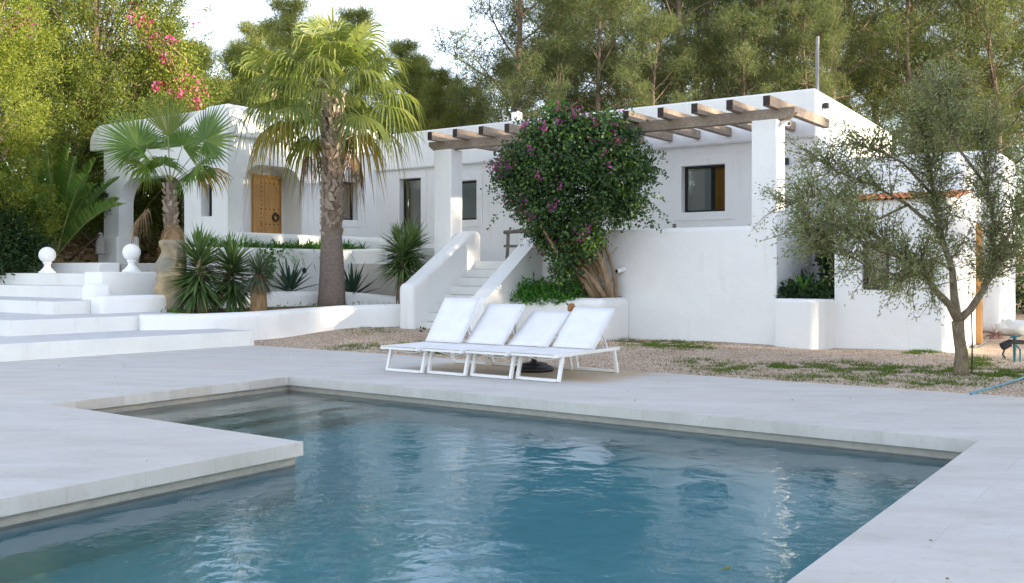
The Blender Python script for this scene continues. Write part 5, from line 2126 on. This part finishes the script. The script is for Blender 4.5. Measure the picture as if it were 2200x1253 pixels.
def rock(mb, c, r, seed, sq=(1, 1, 1)):
    b = bmesh.new()
    bmesh.ops.create_icosphere(b, subdivisions=1, radius=1)
    rg = random.Random(seed)
    ax = Matrix.Rotation(rg.uniform(0, 6.28), 3, 'Z')
    vs = []
    for v in b.verts:
        p = v.co * (1 + rg.uniform(-.24, .2))
        p = ax @ Vector((p.x * r * sq[0], p.y * r * sq[1], p.z * r * sq[2]))
        vs.append(p + Vector(c))
    fs = [tuple(x.index for x in f.verts) for f in b.faces]
    b.free()
    mb.add(vs, fs)


rg = random.Random(8)
mb = MB()
k = 0
for j in range(9):
    for i in range(34):
        q = 12.4 + i * 0.22 + rg.uniform(-.08, .08)
        z = 1.42 + j * .125 + rg.uniform(-.04, .04)
        p = -26.55 - j * .12 + rg.uniform(-.1, .1) - 0.1 * (q - 14)
        k += 1
        rock(mb, W(p, q, z), rg.uniform(.11, .19), k, (1.2, 1.0, .6))
tag(mb.build("rubble_wall", M['rubble'], base=W(-26.8, 15, 1.4)), "bank of loose ochre rubble stones behind the globe finial", "stone wall")
for (u0, v0, u1, v1, lab) in [(172, 500, 214, 540, "dry branch lying on the rubble bank beside the lantern"), (150, 560, 215, 505, "longest dry branch slanting up over the rubble bank"),
                              (20, 560, 60, 540, "dry branch lying on the rubble at the left edge")]:
    mb = MB()
    a, b = D(u0, v0, 28.0), D(u1, v1, 27.6)
    mb.tube([a, a.lerp(b, .5) + Vector((0, 0, .04)), b], [.03, .025, .015], 6)
    tag(mb.build("fallen_branch", M['pinebark'], base=a, smooth=True), lab, "branch")
lt = D(216, 547, 27.7)
ln = thing("garden_lantern", "weathered stone lantern bottle beside the porch pillar", "lantern", lt)
mb = MB()
mb.lathe(lt, [(.10, 0), (.13, .02), (.13, .36), (.10, .42), (.07, .45), (.06, .56), (.08, .58), (.05, .62)], 14)
mb.build("body", M['concrete'], ln, smooth=False)
fn = thing("timber_fence", "dark vertical board fence among the trees at the left edge", "fence", W(-29.4, 15, 2.4))
for i in range(22):
    q = 11.6 + i * .16
    mb = MB()
    mb.box(-29.42, -29.38, q, q + .15, 1.6, 4.0 + .05 * math.sin(i * 2.1))
    mb.build("board", M['rail'], fn)
mb = MB()
mb.box(-29.36, -29.31, 11.5, 15.3, 3.4, 3.48)
mb.box(-29.36, -29.31, 11.5, 15.3, 2.3, 2.38)
mb.build("rail", M['rail'], fn)


# ------------------------------------------------------------------ pines
def pine_mesh(seed, H, R, crown0, n_limb=26, clumps=15, nb=88, nl=.24, nw=.026, mat='pine', umbrella=.55, cone=False):
    """returns the thing's (trunk mesh builder, crown arrays) for a pine standing at the origin"""
    rs = np.random.RandomState(seed)
    mb = MB()
    lean = rs.uniform(-.06, .06, 2)
    tp = []
    for i in range(9):
        t = i / 8
        tp.append(np.array([lean[0] * H * t + .12 * math.sin(i * 1.3 + seed), lean[1] * H * t + .12 * math.cos(i * 1.1 + seed), H * .95 * t]))
    tr = [.19 * (1 - .85 * i / 8) * (H / 13) + .015 for i in range(9)]
    mb.tube([Vector(p) for p in tp], tr, 9)
    cl = []
    for k in range(n_limb):
        f = (k + rs.rand()) / n_limb
        h = crown0 + (1 - crown0) * f
        s = h * 8
        i = min(int(s), 7)
        a = tp[i] + (tp[i + 1] - tp[i]) * (s - i)
        prof = (math.sin(math.pi * min(1, .18 + f * .80)) ** umbrella)
        if cone:
            prof = min(1, .55 + f * 2) * (1.02 - f) ** .62
        L = R * prof * (rs.uniform(.35, 1.45) if cone else rs.uniform(.7, 1.12))
        az = k * 2.39996 + rs.uniform(-.4, .4)
        el = rs.uniform(.05, .55) + (.75 if cone else .45) * f
        d = np.array([math.cos(az) * math.cos(el), math.sin(az) * math.cos(el), math.sin(el)])
        pts, _ = limb_path(rs, a, d, L, 5, .28, .12)
        r = .055 * (H / 13) * (1 - .5 * f)
        mb.tube([Vector(p) for p in pts], [r * (1 - .16 * j) for j in range(6)], 5, cap=False)
        for c in range(clumps):
            s2 = rs.uniform(.35, 1.0) * 5
            j = min(int(s2), 4)
            b = pts[j] + (pts[j + 1] - pts[j]) * (s2 - j)
            dd = rnd_dirs(rs, 1)[0] * np.array([1, 1, .6]) + (pts[j + 1] - pts[j]) / (L / 5) * .5 + np.array([0, 0, .25])
            dd /= np.linalg.norm(dd)
            e = b + dd * rs.uniform(.25, .95) * (.5 + .5 * prof)
            cl.append(e)
            if c % 2 == 0:
                mb.tube([Vector(b), Vector((b + e) / 2 + np.array([0, 0, .05])), Vector(e)], [.016, .012, .006], 4, cap=False)
    cl = np.array(cl)
    n = len(cl) * nb
    kk = np.repeat(np.arange(len(cl)), nb)
    sz = rs.uniform(.11, .22 if cone else .25, len(cl))[kk]
    off = rs.normal(0, 1, (n, 3)) * sz[:, None] * np.array([1.1, 1.1, .85])
    P = cl[kk] + off
    dirs = unit(rnd_dirs(rs, n) + unit(off) * .6 + np.array([0, 0, .35]))
    v, f = blades(rs, P, dirs, nl * rs.uniform(.7, 1.2, n), nw)
    return mb, v, f


def place_tree(mesh, name, label, cat, loc, mat, bark, group=None, s=1.0, rz=0.0, crown="crown"):
    mb, v, f = mesh
    t = thing(name, label, cat, (0, 0, 0), group)
    o1 = mb.build("trunk", M[bark], t, smooth=True)
    arr_mesh(crown, v, f, M[mat], t)
    t.location = loc
    t.rotation_euler = (0, 0, rz)
    t.scale = (s, s, s)
    return t


rg = random.Random(12)
PG = "pine trees in the wood behind the house"
L_near = "tall olive-green pine in the wood behind the long white house roof"
pine_a = place_tree(pine_mesh(101, 13.5, 4.2, .22), "pine_tree", "dark pine on the right side of the gap of sky, behind the chimney cowl", "pine tree", (*D(1110, 580, 38)[:2], 1.2), 'pine', 'pinebark', PG, 1.12)
pine_b = place_tree(pine_mesh(102, 14.5, 3.9, .25), "pine_tree", "pine with a bare dark trunk right behind the steel flue pipe", "pine tree", (*D(1785, 580, 36)[:2], .8), 'pine', 'pinebark', PG, 1.0)
pine_c = place_tree(pine_mesh(103, 12.5, 4.5, .15, n_limb=28), "pine_tree", L_near, "pine tree", (*D(1325, 580, 41)[:2], 1.6), 'pine', 'pinebark', PG, 1.05)
pine_f = place_tree(pine_mesh(104, 12.0, 3.3, .12, n_limb=27, clumps=14, nb=90, mat='pinefar', cone=True), "pine_tree", "sunlit yellow-green pine just behind the crown of the tall fan palm", "pine tree", (*D(790, 580, 46)[:2], 2.0), 'pinefar', 'pinebark', PG, 0.98)
src = [pine_a, pine_b, pine_c]
spots = [(1210, 46, 1.1), (1450, 38, 1.0), (1540, 45, 1.15), (1640, 37, 1.0), (1700, 47, 1.15), (1880, 43, 1.15), (1960, 37, .95), (2060, 45, 1.2), (2150, 36, 1.0), (2240, 42, 1.1),
         (1380, 50, 1.2), (1130, 52, .85), (1290, 34.5, .75), (2330, 38, 1.1), (1580, 34.5, .70), (1820, 52, 1.25), (2100, 53, 1.3), (1980, 52, 1.3), (1500, 55, 1.25), (1230, 56, 1.1), (1660, 57, 1.3), (1410, 33.8, .62), (1720, 33.5, .62), (1200, 35, .62)]
for i, (u, dep, s) in enumerate(spots):
    dup(src[i % 3], (*D(u, 580, dep)[:2], .8 + .05 * dep * .5), rg.uniform(0, 6.28), s, L_near, PG)
for i, (u, dep, s) in enumerate([(640, 44, .98), (700, 50, 1.02), (845, 52, .98), (905, 47, .78), (960, 44, .72), (1010, 50, .74), (560, 50, 1.0), (480, 46, .84), (420, 52, .93), (385, 48, .85), (300, 50, .9), (330, 60, 1.0),
                                 (600, 58, 1.12), (740, 60, 1.12), (930, 60, .86), (1040, 58, .85), (870, 42, .58), (520, 44, .78), (450, 42, .66), (505, 58, 1.05), (880, 56, .96), (985, 56, .86), (400, 60, 1.12), (455, 54, .98), (925, 50, .76)]):
    dup(pine_f, (*D(u, 580, dep)[:2], .8 + .025 * dep), rg.uniform(0, 6.28), s,
        "small yellow-green pine in the lower tree line behind the left half of the roof", "lower pines behind the left half of the house")

# pines added further right, out of view, to throw shade over the garden
for i, (x, y, s) in enumerate(SHADE):
    dup(src[i % 3], (x, y, -.1), rg.uniform(0, 6.28), s, "unseen pine added right of the garden to shade it", "unseen pines added to shade the garden")


# ------------------------------------------------------------------ conifers at the left edge
def spray_tree(name, label, cat, base, H, fn, n_cl, nb, cs, L, w, mat, seed, bark='pinebark'):
    """dense conifer of feathery sprays: fn(rs) gives a clump centre relative to the base and an outward direction"""
    rs = np.random.RandomState(seed)
    t = thing(name, label, cat, base)
    C, O = [], []
    while len(C) < n_cl:
        r = fn(rs)
        if r is not None:
            C.append(r[0])
            O.append(r[1])
    C, O = np.array(C) + np.array(base), np.array(O)
    kk = np.repeat(np.arange(n_cl), nb)
    n = len(kk)
    sz = cs * rs.uniform(.6, 1.3, n_cl)[kk]
    # each clump is a little flame pointing out and up
    ax = unit(O + np.array([0, 0, .55]) + rs.normal(0, .25, O.shape))[kk]
    tpos = rs.rand(n) ** .7
    P = C[kk] + ax * (tpos * sz * 1.9)[:, None] + rs.normal(0, 1, (n, 3)) * (sz * .42 * (1.15 - tpos))[:, None]
    dirs = unit(ax * .8 + rnd_dirs(rs, n) * .85)
    v, f = leaf_quads(rs, P, dirs, L * rs.uniform(.6, 1.3, n), w * rs.uniform(.7, 1.2, n), .1)
    arr_mesh("crown", v, f, M[mat], t)
    mb = MB()
    b = Vector(base)
    mb.tube([b - Vector((0, 0, .3)), b + Vector((.1, 0, H * .35)), b + Vector((0, .1, H * .7)), b + Vector((0, 0, H * .93))], [.3, .24, .15, .04], 9)
    for i in range(0, n_cl, 6):
        e = Vector(C[i])
        h = b + Vector((0, 0, max(.3, (e.z - b.z) * .72)))
        mb.tube([h, h.lerp(e, .5) + Vector((0, 0, .1)), e], [.05, .03, .01], 4, cap=False)
    mb.build("trunk", M[bark], t, smooth=True)
    return t


def cone_fn(H, R, z0=.0, e=.6, lump=.22, seed=0):
    def fn(rs):
        f = rs.rand() ** 1.15
        a = rs.uniform(0, 2 * math.pi)
        z = z0 + (H - z0) * f
        rr = R * (1 - f ** 1.6) ** e * (1 + lump * math.sin(a * 3 + z * 1.1 + seed) + lump * .7 * math.sin(z * 2.3 + a * 2))
        k = rs.uniform(.62, 1.0)
        return np.array([math.cos(a) * rr * k, math.sin(a) * rr * k, z]), np.array([math.cos(a), math.sin(a), .15])
    return fn


spray_tree("cypress", "bright yellow-green cypress filling the left edge of the picture", "cypress", (*D(-30, 580, 25.5)[:2], 1.0), 13, cone_fn(13, 1.05, .9, .4, .2), 420, 210, .55, .10, .028, 'cypress', 201)
spray_tree("juniper", "huge dark green juniper towering behind the rubble bank", "juniper", (*D(205, 580, 32.5)[:2], 1.8), 9.6, cone_fn(9.6, 3.6, .2, .42, .16, 1.0), 820, 250, .78, .115, .033, 'juniper', 202)
spray_tree("juniper", "dark juniper bush in the shade between the cypress and the towering juniper", "juniper", (*D(70, 580, 30)[:2], 1.8), 6.2, cone_fn(6.2, 2.1, .1, .4, .2, 2.0), 330, 210, .70, .12, .034, 'juniper', 203)
spray_tree("juniper", "lower juniper leaning behind the left corner of the porch roof", "juniper", (*D(290, 580, 36)[:2], 2.0), 7.2, cone_fn(7.2, 2.6, .1, .45, .2, 3.0), 900, 58, .34, .14, .042, 'juniper', 204)
spray_tree("conifer", "tall green conifer rising behind the dark juniper bush", "conifer", (*D(120, 580, 40)[:2], 2.0), 13.5, cone_fn(13.5, 3.0, .2, .45, .2, 4.0), 520, 130, .7, .15, .045, 'juniper', 205)


def vine(label, cpts, n, nf, seed, spread=.35, mat='pink', leaf='cypress'):
    """bougainvillea shoots scrambling through a tree"""
    rs = np.random.RandomState(seed)
    C = np.array([tuple(p) for p in cpts])
    t = thing("bougainvillea", label, "bougainvillea", (C[0][0], C[0][1], 1.8))
    i = rs.randint(0, len(C), n)
    P = C[i] + rs.normal(0, spread, (n, 3))
    v, f = leaf_quads(rs, P, rnd_dirs(rs, n), .10 * rs.uniform(.7, 1.2, n), .065, .2)
    ncl = max(4, nf // 14)
    ci = rs.randint(0, len(C), ncl)
    cc = C[ci] + rs.normal(0, spread, (ncl, 3))
    P = cc[rs.randint(0, ncl, nf)] + rs.normal(0, .10, (nf, 3))
    v2, f2 = leaf_quads(rs, P, rnd_dirs(rs, nf), .095 * rs.uniform(.7, 1.2, nf), .075, .3)
    mi = np.concatenate([np.zeros(len(f), int), np.ones(len(f2), int)])
    v, f = join([(v, f), (v2, f2)])
    arr_mesh("flowering_foliage", v, f, [M[leaf], M[mat]], t, midx=mi)
    mb = MB()
    for j in range(7):
        pth = [Vector(C[k]) + Vector(rs.normal(0, spread * .7, 3)) for k in sorted(rs.choice(len(C), min(4, len(C)), replace=False))]
        mb.tube(pth, [.014, .012, .009, .006][:len(pth)], 5)
    mb.build("stems", M['vinebark'], t, smooth=True)


vine("pink-flowered bougainvillea scrambling over the right side of the towering juniper",
     [D(395, 215, 31), D(390, 185, 31), D(410, 205, 31), D(375, 160, 31), D(360, 130, 31), D(340, 95, 31), D(320, 60, 31), D(300, 40, 30.6), D(385, 110, 31.2), D(365, 75, 31.2), D(400, 150, 31.2), D(280, 55, 30.2), D(350, 190, 30.8), D(395, 175, 31)], 3000, 640, 301, .30)
vine("few purple bougainvillea sprays high between cypress and juniper", [D(45, 52, 27), D(60, 45, 27), D(38, 58, 27), D(66, 36, 27)], 260, 190, 302, .16, 'flower')

shrub("shrub", "dark shrub filling the gap beyond the annex at the right edge", (*D(2250, 580, 31)[:2], 1.6), (2.2, 1.6, 1.9), 9000, .16, .06, M['bush'], 55)
# ------------------------------------------------------------------ grass tufts, weeds and pebbles
rs = np.random.RandomState(17)


def grass_patch(cs, n, L, w):
    P = []
    for (u, v, su, sv, k) in cs:
        c = G(u, v, 0)
        e = G(u + su, v, 0)
        e2 = G(u, v + sv, 0)
        a = np.array(e - c)
        b = np.array(e2 - c)
        m = int(n * k)
        x, y = rs.normal(0, .5, m), rs.normal(0, .5, m)
        P.append(np.array(c) + x[:, None] * a + y[:, None] * b)
    P = np.concatenate(P)
    # clumpy: keep where a noise is high
    keep = np.array([mnoise.noise(Vector((p[0] * 3.1, p[1] * 3.1, 0))) + .25 * mnoise.noise(Vector((p[0] * 11, p[1] * 11, 3))) > -.02 for p in P])
    P = P[keep]
    pq = [PQ(p[0], p[1]) for p in P]
    ok = np.array([q > DQ1 + .02 and not (p < -16.2) for p, q in pq])
    P = P[ok]
    pq = [x for x, o_ in zip(pq, ok) if o_]
    P[:, 2] = [gz(p, q) - .005 for p, q in pq]
    m = len(P)
    return blades(rs, P, unit(rnd_dirs(rs, m) * .75 + np.array([0, 0, .9])), L * rs.uniform(.5, 1.3, m), w)


v, f = grass_patch([(1420, 738, 85, 10, 1.6), (1480, 745, 60, 6, .7), (1350, 728, 30, 8, .5), (1690, 785, 60, 8, 1.0), (1820, 788, 90, 12, 1.2), (1930, 795, 90, 12, 1.1), (2060, 792, 70, 12, 1.3), (2160, 800, 70, 12, 1.6),
                    (2110, 775, 50, 10, .8), (880, 742, 80, 9, 1.2), (760, 745, 60, 7, .7), (800, 720, 70, 8, .35), (1560, 790, 90, 14, .8), (1760, 810, 160, 10, .7), (2000, 820, 160, 12, .9), (1980, 757, 40, 4, .5), (1500, 775, 80, 10, .4),
                    (940, 755, 60, 6, .7), (1080, 765, 60, 6, .5), (1000, 755, 90, 6, .5)], 2300, .06, .012)
tag(arr_mesh("grass", v, f, M['grass'], base=G(1700, 800)), "patches of short grass and weeds growing through the gravel", "grass", kind="stuff")
n = 34000
pp, qq = rs.uniform(-17, 1.5, n), DQ1 + np.abs(rs.normal(0, 3.2, n)) + .01
ok = (qq < 18.4) & ~((pp < -15.9 - (qq > 16.5) * 0.0) & (qq > 12.6)) & ~((pp < -12.4) & (qq > 16.9)) & ~((pp < -10.1) & (qq > 17.4))
pp, qq = pp[ok], qq[ok]
n = len(pp)
cen = np.array([tuple(W(p, q, gz(p, q))) for p, q in zip(pp, qq)])
r = rs.uniform(.007, .021, n)
octv = np.array([[1, 0, 0], [0, 1, 0], [-1, 0, 0], [0, -1, 0], [0, 0, .7], [0, 0, -.5]], float)
V = cen[:, None] + octv[None] * r[:, None, None] * rs.uniform(.65, 1.25, (n, 6, 1))
rot = rs.uniform(0, 6.28, n)
dx, dy = V[:, :, 0] - cen[:, None, 0], V[:, :, 1] - cen[:, None, 1]
V[:, :, 0] = cen[:, None, 0] + dx * np.cos(rot)[:, None] - dy * np.sin(rot)[:, None]
V[:, :, 1] = cen[:, None, 1] + dx * np.sin(rot)[:, None] + dy * np.cos(rot)[:, None]
of = np.array([[0, 1, 4], [1, 2, 4], [2, 3, 4], [3, 0, 4], [1, 0, 5], [2, 1, 5], [3, 2, 5], [0, 3, 5]])
FF = (of[None] + (np.arange(n) * 6)[:, None, None]).reshape(-1, 3)
tag(arr_mesh("gravel", V.reshape(-1, 3), FF, M['pebble'], base=W(-8, 14, 0)), "loose beige gravel between the deck and the white walls", "gravel", kind="stuff")

# little weeds in the palm bed, creeper on the stair foot
def f_bed(r):
    q = r.uniform(12.2, 19.0)
    p = r.uniform(-19.0, -16.7) if q < 16.5 else r.uniform(-19.0, -15.4)
    if mnoise.noise(Vector((p * 1.6, q * 1.6, 5))) < .12:
        q = 18.9 + r.uniform(-.3, .2)
    return tuple(W(p, q, .54 + abs(r.normal(0, .05))))


cover(rs, 1500, f_bed, .085, .03, "weeds", "low weeds scattered over the brown mulch of the palm bed", M['cover'], W(-17.5, 15, .5), .6)


def f_creep(r):
    t = r.rand()
    a, b = G(862, 690, .1), G(905, 712, .1)
    c = a.lerp(b, t)
    return (c.x + r.normal(0, .07), c.y + r.normal(0, .07) - .1, .04 + abs(r.normal(0, .10)) * (1.3 - t))


cover(rs, 240, f_creep, .075, .05, "creeper", "small dark creeper at the foot of the stair parapet", M['bush'], G(880, 700), .2)
# hanging ivy on the tall planter wall
def f_ivy(r):
    t = r.rand()
    return tuple(W(-19.12 + r.uniform(-.02, .05), 16.35 + r.normal(0, .22) * (1.2 - t), 2.0 - 0.75 * t))


cover(rs, 260, f_ivy, .085, .07, "ivy", "pale green ivy trailing down the tall planter wall", M['cover'], W(-19.1, 16.3, 1.6), -.5)
v, f = rosette(rs, G(2137, 722, .05), 90, .34, .022, lo=.0, hi=1.4, droop=.6)
M['mauve'] = m_leaf('mauve_dry', [(0, (.22, .12, .14)), (1, (.42, .27, .29))], .2)
tag(arr_mesh("dry_plant", v, f, M['mauve'], base=G(2137, 722, 0)), "tuft of mauve dry stalks on the gravel past the annex", "plant")
# leaves floating on the pool and lying on the deck
for (u, vv, lab) in [(1870, 964, "green leaf floating near the far wall of the pool"), (1562, 1220, "small leaf floating in the near right of the pool")]:
    c = G(u, vv, WZ + .006)
    P = np.array([tuple(c)] * 5) + rs.normal(0, .02, (5, 3)) * np.array([1, 1, .2])
    v, f = leaf_quads(rs, P, unit(rnd_dirs(rs, 5) * np.array([1, 1, .15])), .05, .025, .1)
    tag(arr_mesh("floating_leaf", v, f, M['olive'], base=c), lab, "leaf")
n = 90
pp, qq = rs.uniform(-16, 3, n), rs.uniform(2.5, 12.3, n)
ok = ~((pp > PL0 - .1) & (pp < PL1 + .1) & (qq < PQF + .1)) | ((pp < PEN - .1) & (qq < PQN - .1))
cen = np.array([tuple(W(p, q, .004)) for p, q in zip(pp[ok], qq[ok])])
v, f = leaf_quads(rs, cen, unit(rnd_dirs(rs, len(cen)) * np.array([1, 1, .1]) + np.array([0, 0, .08])), rs.uniform(.012, .032, len(cen)), .012, .3)
tag(arr_mesh("leaf_litter", v, f, M['deadpalm'], base=W(-6, 10)), "specks of dry leaf litter on the pale stone deck", "leaf litter", kind="stuff")
